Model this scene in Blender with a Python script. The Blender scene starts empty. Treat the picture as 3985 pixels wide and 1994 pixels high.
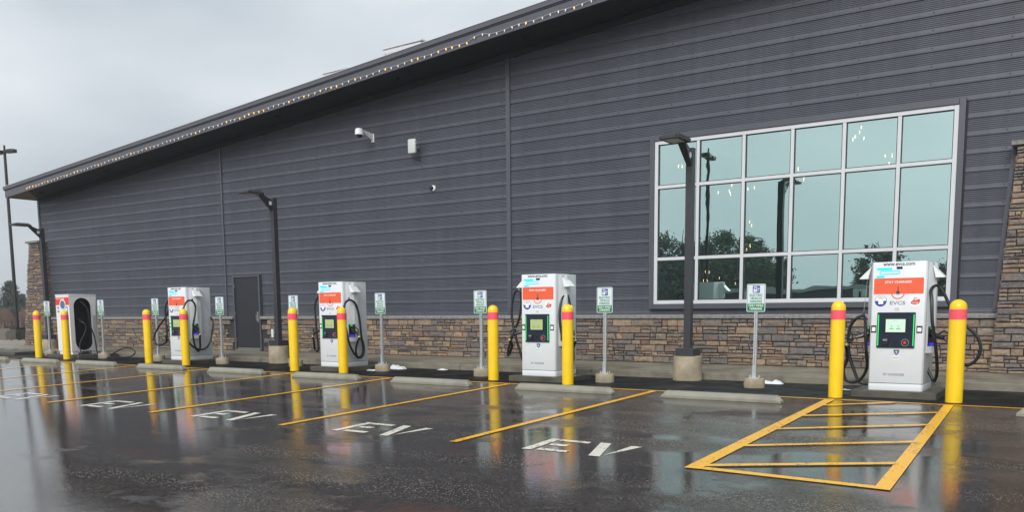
import bpy, bmesh, math, random
from math import radians as RAD, sin, cos, pi
from mathutils import Vector, Matrix
rnd = random.Random(7)
C = bpy.context.scene.collection
SC = bpy.context.scene

# ------------------------------------------------------------------ camera
cam_d = bpy.data.cameras.new("camera"); cam = bpy.data.objects.new("camera", cam_d); C.objects.link(cam)
SC.camera = cam
F_PX, CX, CY, YAW, PITCH, ROLL, CAM_H = 3428.77, 1984.89, 1606.10, 0.597397, 0.116595, -0.0087944, 1.29051
fwd = Vector((-sin(YAW)*cos(PITCH), cos(YAW)*cos(PITCH), -sin(PITCH)))
rt = Vector((cos(YAW), sin(YAW), 0)); up = rt.cross(fwd)
r2 = rt*cos(ROLL) + up*sin(ROLL); u2 = up*cos(ROLL) - rt*sin(ROLL)
m3 = Matrix((r2, u2, -fwd)).transposed()
cam.matrix_world = Matrix.Translation((0, 0, CAM_H)) @ m3.to_4x4()
cam_d.sensor_width = 36.0; cam_d.lens = F_PX/3985*36
cam_d.shift_x = (1992.5-CX)/3985; cam_d.shift_y = (CY-997)/3985
cam_d.clip_start = 0.1; cam_d.clip_end = 3000

# ------------------------------------------------------------------ sky, sun, exposure
SUN_EL, SUN_AZ = RAD(34), RAD(-12)           # azimuth measured from -Y towards -X
w = bpy.data.worlds.new("World"); SC.world = w; w.use_nodes = True
nt = w.node_tree; nt.nodes.clear()
N = nt.nodes.new; L = nt.links.new
out = N('ShaderNodeOutputWorld'); bg = N('ShaderNodeBackground'); sky = N('ShaderNodeTexSky')
sky.sky_type = 'NISHITA'; sky.sun_disc = False; sky.sun_elevation = SUN_EL; sky.sun_rotation = pi + SUN_AZ
sky.air_density = 1.0; sky.dust_density = 4.0; sky.ozone_density = 1.0
hsv = N('ShaderNodeHueSaturation'); hsv.inputs['Saturation'].default_value = 0.18
L(sky.outputs[0], hsv.inputs['Color'])
tc = N('ShaderNodeTexCoord')
mp = N('ShaderNodeMapping'); mp.inputs['Scale'].default_value = (1, 1, 2.6); L(tc.outputs['Generated'], mp.inputs[0])
nz = N('ShaderNodeTexNoise'); nz.inputs['Scale'].default_value = 2.3; nz.inputs['Detail'].default_value = 4; nz.inputs['Roughness'].default_value = .45
L(mp.outputs[0], nz.inputs['Vector'])
cr = N('ShaderNodeValToRGB'); cr.color_ramp.elements[0].position = .36; cr.color_ramp.elements[1].position = .66
SKY_A, SKY_B = (5.0, 5.6, 6.15, 1), (8.0, 8.5, 8.9, 1)
cr.color_ramp.elements[0].color = (SKY_A[0]/10, SKY_A[1]/10, SKY_A[2]/10, 1); cr.color_ramp.elements[1].color = (SKY_B[0]/10, SKY_B[1]/10, SKY_B[2]/10, 1)
L(nz.outputs['Fac'], cr.inputs[0])
sc10 = N('ShaderNodeVectorMath'); sc10.operation = 'SCALE'; sc10.inputs['Scale'].default_value = 10.0
L(cr.outputs[0], sc10.inputs[0])
mx = N('ShaderNodeMixRGB'); mx.inputs[0].default_value = .88
L(hsv.outputs[0], mx.inputs[1]); L(sc10.outputs[0], mx.inputs[2])
L(mx.outputs[0], bg.inputs['Color']); bg.inputs['Strength'].default_value = 0.062
L(bg.outputs[0], out.inputs[0])
sl = bpy.data.lights.new("sun", 'SUN'); sl.energy = 1.5; sl.angle = RAD(34); sl.color = (1, .985, .96)
so = bpy.data.objects.new("sun", sl); C.objects.link(so)
sdir = Vector((sin(SUN_AZ)*cos(SUN_EL), cos(SUN_AZ)*cos(SUN_EL), -sin(SUN_EL)))
so.rotation_euler = sdir.to_track_quat('-Z', 'Y').to_euler(); so.location = (-20, -25, 30)
SC.view_settings.view_transform = 'Standard'; SC.view_settings.look = 'None'
SC.view_settings.exposure = 1.0; SC.view_settings.gamma = 1.0; SC.view_settings.use_curve_mapping = False
SC.render.engine = 'CYCLES'
SC.cycles.use_denoising = True; SC.cycles.denoising_prefilter = 'ACCURATE'; SC.cycles.max_bounces = 8; SC.cycles.glossy_bounces = 4; SC.cycles.diffuse_bounces = 3
SC.cycles.sample_clamp_indirect = 6

# ------------------------------------------------------------------ helpers
class MB:
    def __init__(s): s.v = []; s.f = []
    def add(s, vs, fs):
        b = len(s.v); s.v += [tuple(p) for p in vs]; s.f += [tuple(b+i for i in f) for f in fs]; return s
    def box(s, x0, x1, y0, y1, z0, z1):
        return s.add([(x0,y0,z0),(x1,y0,z0),(x1,y1,z0),(x0,y1,z0),(x0,y0,z1),(x1,y0,z1),(x1,y1,z1),(x0,y1,z1)],
                     [(3,2,1,0),(4,5,6,7),(0,1,5,4),(1,2,6,5),(2,3,7,6),(3,0,4,7)])
    def prism(s, poly, z0, z1):            # plan polygon (ccw) extruded in z
        n = len(poly)
        return s.add([(x,y,z0) for x,y in poly]+[(x,y,z1) for x,y in poly],
                     [tuple(range(n-1,-1,-1)), tuple(range(n,2*n))]+[(i,(i+1)%n,n+(i+1)%n,n+i) for i in range(n)])
    def prism_y(s, poly, y0, y1):          # x,z polygon (ccw seen from -y) extruded in y
        n = len(poly)
        return s.add([(x,y0,z) for x,z in poly]+[(x,y1,z) for x,z in poly],
                     [tuple(range(n)), tuple(range(2*n-1,n-1,-1))]+[((i+1)%n,i,n+i,n+(i+1)%n) for i in range(n)])
    def prism_x(s, poly, x0, x1):          # y,z polygon extruded in x
        n = len(poly)
        return s.add([(x0,y,z) for y,z in poly]+[(x1,y,z) for y,z in poly],
                     [tuple(range(n-1,-1,-1)), tuple(range(n,2*n))]+[(i,(i+1)%n,n+(i+1)%n,n+i) for i in range(n)])
    def cyl(s, c, r, z0, z1, n=24, r1=None):
        r1 = r if r1 is None else r1; x, y = c
        a = [2*pi*i/n for i in range(n)]
        return s.add([(x+r*cos(t),y+r*sin(t),z0) for t in a]+[(x+r1*cos(t),y+r1*sin(t),z1) for t in a],
                     [tuple(range(n-1,-1,-1)), tuple(range(n,2*n))]+[(i,(i+1)%n,n+(i+1)%n,n+i) for i in range(n)])
    def lathe(s, c, prof, n=24):           # prof list of (r,z)
        x, y = c; b = len(s.v); m = len(prof)
        vs = [(x+r*cos(2*pi*i/n), y+r*sin(2*pi*i/n), z) for r, z in prof for i in range(n)]
        fs = [(j*n+i, j*n+(i+1)%n, (j+1)*n+(i+1)%n, (j+1)*n+i) for j in range(m-1) for i in range(n)]
        fs.append(tuple(range(n-1,-1,-1))); fs.append(tuple((m-1)*n+i for i in range(n)))
        return s.add(vs, fs)
    def disc_y(s, c, y0, y1, r, n=28, r_in=0, a0=0, a1=2*pi):   # disc / ring facing -Y, centre (x,z)
        x, z = c
        if r_in == 0:
            return s.prism_y([(x+r*cos(2*pi*i/n), z+r*sin(2*pi*i/n)) for i in range(n)], y0, y1)
        full = abs(a1-a0-2*pi) < 1e-6; k = n if full else n+1
        vs = []; fs = []
        for i in range(k):
            t = a0+(a1-a0)*i/n
            vs += [(x+r_in*cos(t),y0,z+r_in*sin(t)),(x+r*cos(t),y0,z+r*sin(t)),(x+r*cos(t),y1,z+r*sin(t)),(x+r_in*cos(t),y1,z+r_in*sin(t))]
        for i in range(n):
            a = 4*i; b = 4*((i+1)%k)
            fs += [(a+j,a+(j+1)%4,b+(j+1)%4,b+j) for j in range(4)]
        return s.add(vs, fs)
    def tube(s, pts, r, n=10, cap=True):
        pts = [Vector(p) for p in pts]; m = len(pts); vs = []; fs = []
        t0 = (pts[1]-pts[0]).normalized(); ref = Vector((0,0,1)) if abs(t0.z) < .9 else Vector((1,0,0))
        nrm = t0.cross(ref).normalized()
        for i, p in enumerate(pts):
            t = (pts[min(i+1,m-1)]-pts[max(i-1,0)]).normalized()
            nrm = (nrm - t*nrm.dot(t)).normalized(); b = t.cross(nrm)
            rr = r[i] if isinstance(r, (list,tuple)) else r
            vs += [tuple(p+(nrm*cos(2*pi*k/n)+b*sin(2*pi*k/n))*rr) for k in range(n)]
        for i in range(m-1):
            fs += [(i*n+k, i*n+(k+1)%n, (i+1)*n+(k+1)%n, (i+1)*n+k) for k in range(n)]
        if cap: fs += [tuple(range(n-1,-1,-1)), tuple((m-1)*n+k for k in range(n))]
        return s.add(vs, fs)
    def mesh(s, name, mat=None, smooth=False, bevel=0, seg=2):
        me = bpy.data.meshes.new(name); me.from_pydata(s.v, [], s.f); me.update()
        bm = bmesh.new(); bm.from_mesh(me)
        bmesh.ops.recalc_face_normals(bm, faces=bm.faces)
        if bevel:
            bmesh.ops.remove_doubles(bm, verts=bm.verts, dist=1e-5)
            es = [e for e in bm.edges if len(e.link_faces) == 2 and e.calc_face_angle(0) > .5]
            bmesh.ops.bevel(bm, geom=es, offset=bevel, segments=seg, affect='EDGES', profile=.5, clamp_overlap=True)
        bm.to_mesh(me); bm.free()
        if smooth:
            me.polygons.foreach_set('use_smooth', [True]*len(me.polygons))
            try: me.set_sharp_from_angle(angle=RAD(35))
            except Exception: pass
        if mat: me.materials.append(mat)
        return me
    def obj(s, name, mat, parent=None, **k):
        return link(name, s.mesh(name, mat, **k), parent)

def link(name, me, parent=None, loc=None):
    o = bpy.data.objects.new(name, me); C.objects.link(o)
    if parent: o.parent = parent
    if loc: o.location = loc
    return o
def empty(name, loc=(0,0,0), rz=0, parent=None):
    o = bpy.data.objects.new(name, None); o.location = loc; o.rotation_euler = (0,0,rz); o.empty_display_size = .2
    C.objects.link(o)
    if parent: o.parent = parent
    return o
def tag(o, label=None, cat=None, group=None, kind=None):
    if label: o['label'] = label
    if cat: o['category'] = cat
    if group: o['group'] = group
    if kind: o['kind'] = kind
    return o
def copy_tree(o, parent=None):
    c = o.copy(); C.objects.link(c)
    if parent: c.parent = parent
    for ch in KIDS.get(o.name, ()): copy_tree(bpy.data.objects[ch], c)
    return c
KIDS = {}
def freeze(root):
    for o in bpy.data.objects:
        if o.parent: 
            l = KIDS.setdefault(o.parent.name, [])
            if o.name not in l: l.append(o.name)
def spline(pts, sub=6):
    P = [Vector(p) for p in pts]; P = [P[0]*2-P[1]]+P+[P[-1]*2-P[-2]]; o = []
    for i in range(1, len(P)-2):
        a,b,c,d = P[i-1:i+3]
        for k in range(sub):
            t = k/sub
            o.append(.5*((2*b)+(c-a)*t+(2*a-5*b+4*c-d)*t*t+(3*b-a-3*c+d)*t**3))
    o.append(P[-2]); return o
_tc = {}
def text_mb(s, x0, x1, z0, z1, y, mb=None, th=.0012, font_scale_x=True):
    """flat lettering fitted into the box x0..x1, z0..z1 on the plane y, facing -Y, with a little thickness"""
    cu = bpy.data.curves.new('txt', 'FONT'); cu.body = s; cu.resolution_u = 3; cu.extrude = 0.0; cu.offset = .022
    o = bpy.data.objects.new('txt', cu); C.objects.link(o)
    dg = bpy.context.evaluated_depsgraph_get(); dg.update()
    me = o.evaluated_get(dg).to_mesh()
    vs = [tuple(v.co) for v in me.vertices]; fs = [tuple(p.vertices) for p in me.polygons]
    bpy.data.objects.remove(o, do_unlink=True); bpy.data.curves.remove(cu)
    ax, bx = min(v[0] for v in vs), max(v[0] for v in vs); ay, by = min(v[1] for v in vs), max(v[1] for v in vs)
    mb = mb or MB()
    mb.add([(x0+(v[0]-ax)/(bx-ax)*(x1-x0), y, z0+(v[1]-ay)/(by-ay)*(z1-z0)) for v in vs], fs)
    return mb

# ------------------------------------------------------------------ materials
def mat(name, col, rough=.5, metal=0, spec=.5, noise=0, nscale=8, bump=0, bscale=40, emit=None, es=1, coat=0, dirt=None, rvar=0, alpha=None):
    m = bpy.data.materials.new(name); m.use_nodes = True; t = m.node_tree; p = t.nodes['Principled BSDF']
    p.inputs['Base Color'].default_value = (*col, 1); p.inputs['Roughness'].default_value = rough; p.inputs['Metallic'].default_value = metal
    p.inputs['Specular IOR Level'].default_value = spec
    if coat: p.inputs['Coat Weight'].default_value = coat; p.inputs['Coat Roughness'].default_value = .08
    n = t.nodes.new; l = t.links.new
    if noise or bump or dirt or rvar:
        g = n('ShaderNodeTexCoord')
    if noise or rvar or dirt:
        a = n('ShaderNodeTexNoise'); a.inputs['Scale'].default_value = nscale; a.inputs['Detail'].default_value = 6; a.inputs['Roughness'].default_value = .65
        l(g.outputs['Object'], a.inputs['Vector'])
    if noise:
        r = n('ShaderNodeValToRGB'); r.color_ramp.elements[0].position = .3; r.color_ramp.elements[1].position = .7
        r.color_ramp.elements[0].color = (*[c*(1-noise) for c in col], 1); r.color_ramp.elements[1].color = (*[min(1, c*(1+noise)) for c in col], 1)
        l(a.outputs['Fac'], r.inputs[0]); last = r.outputs[0]
        if dirt:
            b = n('ShaderNodeTexNoise'); b.inputs['Scale'].default_value = nscale*.37; b.inputs['Detail'].default_value = 8; l(g.outputs['Object'], b.inputs['Vector'])
            rr = n('ShaderNodeValToRGB'); rr.color_ramp.elements[0].position = .5; rr.color_ramp.elements[1].position = .68; l(b.outputs['Fac'], rr.inputs[0])
            x = n('ShaderNodeMixRGB'); l(rr.outputs[0], x.inputs[0]); l(last, x.inputs[1]); x.inputs[2].default_value = (*dirt, 1); last = x.outputs[0]
        l(last, p.inputs['Base Color'])
    if rvar:
        q = n('ShaderNodeMapRange'); q.inputs['From Min'].default_value = .3; q.inputs['From Max'].default_value = .7
        q.inputs['To Min'].default_value = max(.02, rough-rvar); q.inputs['To Max'].default_value = rough+rvar
        l(a.outputs['Fac'], q.inputs[0]); l(q.outputs[0], p.inputs['Roughness'])
    if bump:
        b2 = n('ShaderNodeTexNoise'); b2.inputs['Scale'].default_value = bscale; b2.inputs['Detail'].default_value = 5; l(g.outputs['Object'], b2.inputs['Vector'])
        bb = n('ShaderNodeBump'); bb.inputs['Strength'].default_value = bump; bb.inputs['Distance'].default_value = .01
        l(b2.outputs['Fac'], bb.inputs['Height']); l(bb.outputs[0], p.inputs['Normal'])
    if emit:
        m.cycles.emission_sampling = 'NONE'
        p.inputs['Emission Color'].default_value = (*emit, 1); p.inputs['Emission Strength'].default_value = es
    return m

M = {}
M['siding'] = mat('siding_paint', (.068,.074,.092), .42, spec=.5, noise=.07, nscale=1.3, rvar=.06, bump=.04, bscale=3)
def streaks(m, amt):
    t = m.node_tree; p = t.nodes['Principled BSDF']; src = p.inputs['Base Color'].links[0].from_socket
    g = t.nodes.new('ShaderNodeNewGeometry'); mp = t.nodes.new('ShaderNodeMapping'); mp.inputs['Scale'].default_value = (4.5, 4.5, .35)
    no = t.nodes.new('ShaderNodeTexNoise'); no.inputs['Scale'].default_value = 1.0; no.inputs['Detail'].default_value = 6; no.inputs['Roughness'].default_value = .7
    mr = t.nodes.new('ShaderNodeMapRange'); mr.inputs['From Min'].default_value = .3; mr.inputs['From Max'].default_value = .7; mr.inputs['To Min'].default_value = 1-amt; mr.inputs['To Max'].default_value = 1+amt
    x = t.nodes.new('ShaderNodeVectorMath'); x.operation = 'SCALE'
    l = t.links.new; l(g.outputs['Position'], mp.inputs[0]); l(mp.outputs[0], no.inputs['Vector']); l(no.outputs['Fac'], mr.inputs[0]); l(src, x.inputs[0]); l(mr.outputs[0], x.inputs['Scale']); l(x.outputs[0], p.inputs['Base Color'])
streaks(M['siding'], .13)
M['trim'] = mat('dark_trim_paint', (.075,.078,.095), .4, noise=.05, nscale=2)
M['fascia'] = mat('fascia_paint', (.083,.085,.10), .38, noise=.06, nscale=1.5, rvar=.06)
M['soffit'] = mat('soffit_paint', (.02,.02,.026), .6, noise=.1, nscale=2)
M['soffit_slat'] = mat('soffit_brown', (.22,.15,.10), .45, noise=.2, nscale=3)
M['backing'] = mat('backing_dark', (.03,.03,.035), .8)
M['mortar'] = mat('mortar_dark', (.035,.032,.03), .95, noise=.3, nscale=20)
M['roof'] = mat('roof_metal', (.25,.26,.28), .5)
M['alu'] = mat('anodised_aluminium', (.57,.58,.60), .42, metal=.0, spec=.6, noise=.04, nscale=3)
M['gasket'] = mat('black_gasket', (.012,.014,.016), .5)
M['door'] = mat('door_paint', (.016,.018,.023), .5, noise=.12, nscale=3)
M['steel'] = mat('brushed_steel', (.5,.5,.5), .35, metal=.9)
M['galv'] = mat('galvanised_steel', (.52,.55,.57), .45, metal=.55, noise=.15, nscale=30)
M['white'] = mat('charger_white_powder', (.66,.69,.71), .42, noise=.025, nscale=4, bump=.02, bscale=300)
M['white2'] = mat('white_plastic', (.72,.73,.74), .4)
M['offwhite'] = mat('enclosure_offwhite', (.52,.57,.54), .5, noise=.05)
M['navy'] = mat('console_navy', (.012,.016,.035), .28)
M['black'] = mat('black_rubber', (.012,.012,.013), .42, noise=.2, nscale=20)
M['blackpl'] = mat('black_plastic', (.015,.016,.02), .3)
M['void'] = mat('recess_black', (.004,.004,.004), .7)
M['orange'] = mat('orange_vinyl', (.78,.115,.045), .4, noise=.03)
M['redvinyl'] = mat('red_vinyl', (.72,.035,.02), .4, noise=.03)
M['ink'] = mat('dark_ink', (.035,.04,.06), .5)
M['greyink'] = mat('grey_ink', (.22,.23,.25), .5)
M['whiteink'] = mat('white_ink', (.8,.8,.8), .5)
M['blueink'] = mat('blue_ink', (.02,.055,.30), .4)
M['blueink2'] = mat('muted_blue_ink', (.08,.14,.28), .4)
M['red'] = mat('red_plastic', (.7,.03,.02), .35)
M['rednk'] = mat('red_ink', (.62,.08,.06), .4)
M['green'] = mat('sign_green', (.0,.19,.065), .4)
M['signwhite'] = mat('sign_sheeting_white', (.66,.72,.74), .35)
M['cyan'] = mat('cyan_led', (.0,.3,.5), .4, emit=(.0,.50,1.0), es=.6)
M['greenled'] = mat('green_led', (.0,.3,.05), .4, emit=(.01,.75,.14), es=.55)
M['blueled'] = mat('blue_led', (.0,.0,.3), .4, emit=(.05,.02,.9), es=.6)
M['screen'] = mat('screen_mint', (.2,.25,.2), .2, emit=(.58,.92,.68), es=.42)
M['screen_dim'] = mat('screen_dim', (.2,.25,.1), .2, emit=(.36,.42,.19), es=.35)
M['yellow'] = mat('bollard_yellow', (.87,.56,.006), .36, noise=.07, nscale=4, coat=.15, bump=.12, bscale=90)
M['tape'] = mat('reflective_red_tape', (.88,.09,.14), .3, noise=.1, nscale=9)
M['tape_w'] = mat('worn_pale_tape', (.75,.42,.40), .3, noise=.1, nscale=9)
M['pole'] = mat('pole_dark_grey', (.035,.037,.042), .42, noise=.12, nscale=5)
M['bronze'] = mat('bronze_pole', (.022,.018,.018), .45, noise=.1)
M['lens'] = mat('led_lens', (.55,.53,.5), .3)
def concrete(name, col, wet=.25, scale=6, var=.22):
    return mat(name, col, .55, noise=var, nscale=scale, bump=.35, bscale=60, rvar=wet, dirt=tuple(c*.55 for c in col))
M['conc'] = concrete('concrete_puck', (.36,.30,.205))
M['conc_d'] = concrete('concrete_pad_wet', (.08,.072,.056), .2)
M['curb'] = concrete('concrete_curb', (.185,.165,.125), .2)
M['walk'] = concrete('concrete_sidewalk', (.24,.21,.16), .3, 3)
M['stop'] = mat('wheel_stop_paint', (.25,.24,.19), .5, noise=.1, nscale=6, bump=.25, bscale=50, rvar=.12, dirt=(.20,.19,.15))
M['capstone'] = mat('cap_stone', (.20,.195,.19), .75, noise=.4, nscale=16, bump=1.0, bscale=26)
M['snow'] = mat('snow', (.75,.78,.8), .6, bump=.5, bscale=30)
M['mint'] = mat('pale_green_vinyl', (.02,.2,.1), .5)

# stone: colour per piece
def stone_mat():
    m = bpy.data.materials.new('ledge_stone'); m.use_nodes = True; t = m.node_tree; p = t.nodes['Principled BSDF']; n = t.nodes.new; l = t.links.new
    oi = n('ShaderNodeObjectInfo'); ge = n('ShaderNodeNewGeometry')
    ad = n('ShaderNodeMath'); ad.operation = 'ADD'; l(oi.outputs['Random'], ad.inputs[0]); l(ge.outputs['Random Per Island'], ad.inputs[1])
    fr = n('ShaderNodeMath'); fr.operation = 'FRACT'; l(ad.outputs[0], fr.inputs[0])
    cr = n('ShaderNodeValToRGB'); cr.color_ramp.interpolation = 'CONSTANT'
    cols = [tuple(1.28*(.58*c+.42*(sum(k)/3)) for c in k) for k in [(.19,.125,.075),(.14,.105,.085),(.24,.165,.095),(.105,.088,.09),(.17,.12,.085),(.27,.175,.09),(.125,.105,.105),(.21,.135,.09),(.155,.125,.10),(.10,.09,.10),(.20,.15,.105),(.17,.10,.07)]]
    e = cr.color_ramp.elements; e[0].color = (*cols[0],1); e[1].position = 1/12; e[1].color = (*cols[1],1)
    for i in range(2, 12):
        x = e.new(i/12); x.color = (*cols[i],1)
    l(fr.outputs[0], cr.inputs[0])
    g = n('ShaderNodeNewGeometry')
    no = n('ShaderNodeTexNoise'); no.inputs['Scale'].default_value = 14; no.inputs['Detail'].default_value = 7; no.inputs['Roughness'].default_value = .7
    l(g.outputs['Position'], no.inputs['Vector'])
    r2_ = n('ShaderNodeValToRGB'); r2_.color_ramp.elements[0].position = .3; r2_.color_ramp.elements[0].color = (.42,.42,.46,1); r2_.color_ramp.elements[1].position = .72; r2_.color_ramp.elements[1].color = (1.45,1.32,1.1,1)
    l(no.outputs['Fac'], r2_.inputs[0])
    mu = n('ShaderNodeMixRGB'); mu.blend_type = 'MULTIPLY'; mu.inputs[0].default_value = .8; l(cr.outputs[0], mu.inputs[1]); l(r2_.outputs[0], mu.inputs[2])
    n2 = n('ShaderNodeTexNoise'); n2.inputs['Scale'].default_value = 5; n2.inputs['Detail'].default_value = 3; l(g.outputs['Position'], n2.inputs['Vector'])
    r3 = n('ShaderNodeValToRGB'); r3.color_ramp.elements[0].position = .58; r3.color_ramp.elements[1].position = .7; l(n2.outputs['Fac'], r3.inputs[0])
    mm = n('ShaderNodeMath'); mm.operation = 'MULTIPLY'; mm.inputs[1].default_value = .4; l(r3.outputs[0], mm.inputs[0])
    m2 = n('ShaderNodeMixRGB'); l(mm.outputs[0], m2.inputs[0]); l(mu.outputs[0], m2.inputs[1]); m2.inputs[2].default_value = (.26,.12,.05,1)
    l(m2.outputs[0], p.inputs['Base Color']); p.inputs['Roughness'].default_value = .62
    b = n('ShaderNodeTexNoise'); b.inputs['Scale'].default_value = 30; b.inputs['Detail'].default_value = 6; l(g.outputs['Position'], b.inputs['Vector'])
    bb = n('ShaderNodeBump'); bb.inputs['Strength'].default_value = .7; bb.inputs['Distance'].default_value = .02; l(b.outputs['Fac'], bb.inputs['Height']); l(bb.outputs[0], p.inputs['Normal'])
    return m
M['stone'] = stone_mat()

# reflective coated glazing
def glass_mat():
    m = bpy.data.materials.new('coated_glass'); m.use_nodes = True; t = m.node_tree; t.nodes.clear(); n = t.nodes.new; l = t.links.new
    o = n('ShaderNodeOutputMaterial'); g = n('ShaderNodeBsdfGlossy'); g.inputs['Color'].default_value = (.64,.83,.79,1); g.inputs['Roughness'].default_value = 0.0
    tr = n('ShaderNodeBsdfTransparent'); tr.inputs['Color'].default_value = (.75,.88,.82,1)
    fr = n('ShaderNodeFresnel'); fr.inputs['IOR'].default_value = 1.5
    mr = n('ShaderNodeMapRange'); mr.inputs['To Min'].default_value = .86; mr.inputs['To Max'].default_value = 1.0; l(fr.outputs[0], mr.inputs[0])
    x = n('ShaderNodeMixShader'); l(mr.outputs[0], x.inputs[0]); l(tr.outputs[0], x.inputs[1]); l(g.outputs[0], x.inputs[2]); l(x.outputs[0], o.inputs[0])
    ge = n('ShaderNodeNewGeometry'); no = n('ShaderNodeTexNoise'); no.inputs['Scale'].default_value = 1.6; no.inputs['Detail'].default_value = 1.5
    l(ge.outputs['Position'], no.inputs['Vector'])
    b = n('ShaderNodeBump'); b.inputs['Strength'].default_value = .22; b.inputs['Distance'].default_value = .008; l(no.outputs['Fac'], b.inputs['Height']); l(b.outputs[0], g.inputs['Normal'])
    return m
M['glass'] = glass_mat()

# wet asphalt
def asphalt(name, dark, speck, fresh=False):
    m = bpy.data.materials.new(name); m.use_nodes = True; t = m.node_tree; p = t.nodes['Principled BSDF']; n = t.nodes.new; l = t.links.new
    ge = n('ShaderNodeNewGeometry')
    def noise(sc, det=4, ro=.55, vec=None, scl=None):
        x = n('ShaderNodeTexNoise'); x.inputs['Scale'].default_value = sc; x.inputs['Detail'].default_value = det; x.inputs['Roughness'].default_value = ro
        if scl:
            mp = n('ShaderNodeMapping'); mp.inputs['Scale'].default_value = scl; l(ge.outputs['Position'], mp.inputs[0]); l(mp.outputs[0], x.inputs['Vector'])
        else: l(ge.outputs['Position'], x.inputs['Vector'])
        return x.outputs['Fac']
    def ramp(src, a, b, ca=0, cb=1):
        x = n('ShaderNodeMapRange'); x.inputs['From Min'].default_value = a; x.inputs['From Max'].default_value = b; x.inputs['To Min'].default_value = ca; x.inputs['To Max'].default_value = cb
        l(src, x.inputs[0]); return x.outputs[0]
    def mth(op, a, b):
        x = n('ShaderNodeMath'); x.operation = op
        for i, q in enumerate((a, b)):
            if isinstance(q, (int, float)): x.inputs[i].default_value = q
            else: l(q, x.inputs[i])
        return x.outputs[0]
    sx0 = n('ShaderNodeSeparateXYZ'); l(ge.outputs['Position'], sx0.inputs[0])
    puddle = ramp(mth('ADD', noise(.33, 6, .62, scl=(1, 1.5, 1)), ramp(sx0.outputs[0], -7, -11.5, 0, .12)), .43, .505)
    big = noise(1.1, 5, .6)
    # aggregate; its pale specks also paint wet glints into the colour
    vo = n('ShaderNodeTexVoronoi'); vo.inputs['Scale'].default_value = 44; l(ge.outputs['Position'], vo.inputs['Vector'])
    vo2 = n('ShaderNodeTexVoronoi'); vo2.inputs['Scale'].default_value = 50; l(ge.outputs['Position'], vo2.inputs['Vector'])
    sep = n('ShaderNodeSeparateColor'); l(vo2.outputs['Color'], sep.inputs[0])
    sparse = mth('GREATER_THAN', sep.outputs[0], .54 if not fresh else .985)
    dot = ramp(vo2.outputs['Distance'], .42, .22)
    band = ramp(noise(.9, 4, .6, scl=(.35, 1.6, 1)), .42, .60, .22, 1)
    spk = mth('MULTIPLY', mth('MULTIPLY', dot, sparse), band)
    c1 = n('ShaderNodeMixRGB'); l(ramp(big, .35, .65), c1.inputs[0]); c1.inputs[1].default_value = (*dark, 1); c1.inputs[2].default_value = (*[d*1.7 for d in dark], 1)
    c1b = n('ShaderNodeMixRGB'); l(ramp(sep.outputs[1], .3, 1.0, 0, .95), c1b.inputs[0]); l(c1.outputs[0], c1b.inputs[1]); c1b.inputs[2].default_value = (*[d*3.6 for d in dark], 1)
    c2 = n('ShaderNodeMixRGB'); l(spk, c2.inputs[0]); l(c1b.outputs[0], c2.inputs[1]); c2.inputs[2].default_value = (*speck, 1)
    last = c2.outputs[0]
    if not fresh:
        for (sx, sy, rx, ry, k) in ((-6.75,6.55,.6,.3,.9), (-3.9,4.9,.75,.32,.85), (-4.9,10.6,.5,.35,.5), (-5.3,7.0,.35,.2,.5), (-8.5,5.4,.5,.3,.4)):
            mp = n('ShaderNodeMapping'); mp.vector_type = 'POINT'; mp.inputs['Location'].default_value = (-sx/rx, -sy/ry, 0); mp.inputs['Scale'].default_value = (1/rx, 1/ry, 0)
            l(ge.outputs['Position'], mp.inputs[0])
            ln = n('ShaderNodeVectorMath'); ln.operation = 'LENGTH'; l(mp.outputs[0], ln.inputs[0])
            msk = mth('MULTIPLY', ramp(mth('ADD', ln.outputs['Value'], ramp(noise(9, 5, .7), .3, .7, -.6, .6)), 1.0, .5), k)
            c3 = n('ShaderNodeMixRGB'); l(msk, c3.inputs[0]); l(last, c3.inputs[1]); c3.inputs[2].default_value = (.085,.042,.03,1); last = c3.outputs[0]
    if not fresh:
        sxyz = n('ShaderNodeSeparateXYZ'); l(ge.outputs['Position'], sxyz.inputs[0])
        dry = mth('MULTIPLY', ramp(noise(1.0, 5, .65, scl=(.45, 1.9, 1)), .47, .62), ramp(sxyz.outputs[1], 7.2, 9.0))
        dry = mth('MULTIPLY', dry, ramp(noise(26, 4, .8), .42, .62, .15, .75))
        c4 = n('ShaderNodeMixRGB'); l(dry, c4.inputs[0]); l(last, c4.inputs[1]); c4.inputs[2].default_value = (.15,.12,.095,1); last = c4.outputs[0]
    l(last, p.inputs['Base Color'])
    if fresh:
        l(ramp(noise(1.6, 5, .6), .4, .6, .40, .6), p.inputs['Roughness']); p.inputs['Specular IOR Level'].default_value = .07
    else:
        r0 = ramp(noise(2.3, 5, .65, scl=(1,1.5,1)), .35, .65, .09, .20)
        rr = n('ShaderNodeMix'); l(puddle, rr.inputs[0]); l(r0, rr.inputs[2]); rr.inputs[3].default_value = .028
        l(mth('ADD', mth('ADD', rr.outputs[0], mth('MULTIPLY', dry, .3)), mth('MULTIPLY', spk, .25)), p.inputs['Roughness'])
        p.inputs['IOR'].default_value = 1.5
        sv = ramp(sep.outputs[2], .15, .85, .10, .95)
        smx = n('ShaderNodeMix'); l(puddle, smx.inputs[0]); l(sv, smx.inputs[2]); smx.inputs[3].default_value = .85
        l(smx.outputs[0], p.inputs['Specular IOR Level'])
    h = mth('ADD', mth('MULTIPLY', vo.outputs['Distance'], .6), mth('MULTIPLY', noise(160, 3, .6), .5))
    lo = mth('MULTIPLY', noise(7, 3, .5), 1.2)
    hh = mth('ADD', h, lo)
    b = n('ShaderNodeBump'); b.inputs['Distance'].default_value = .0035
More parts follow.
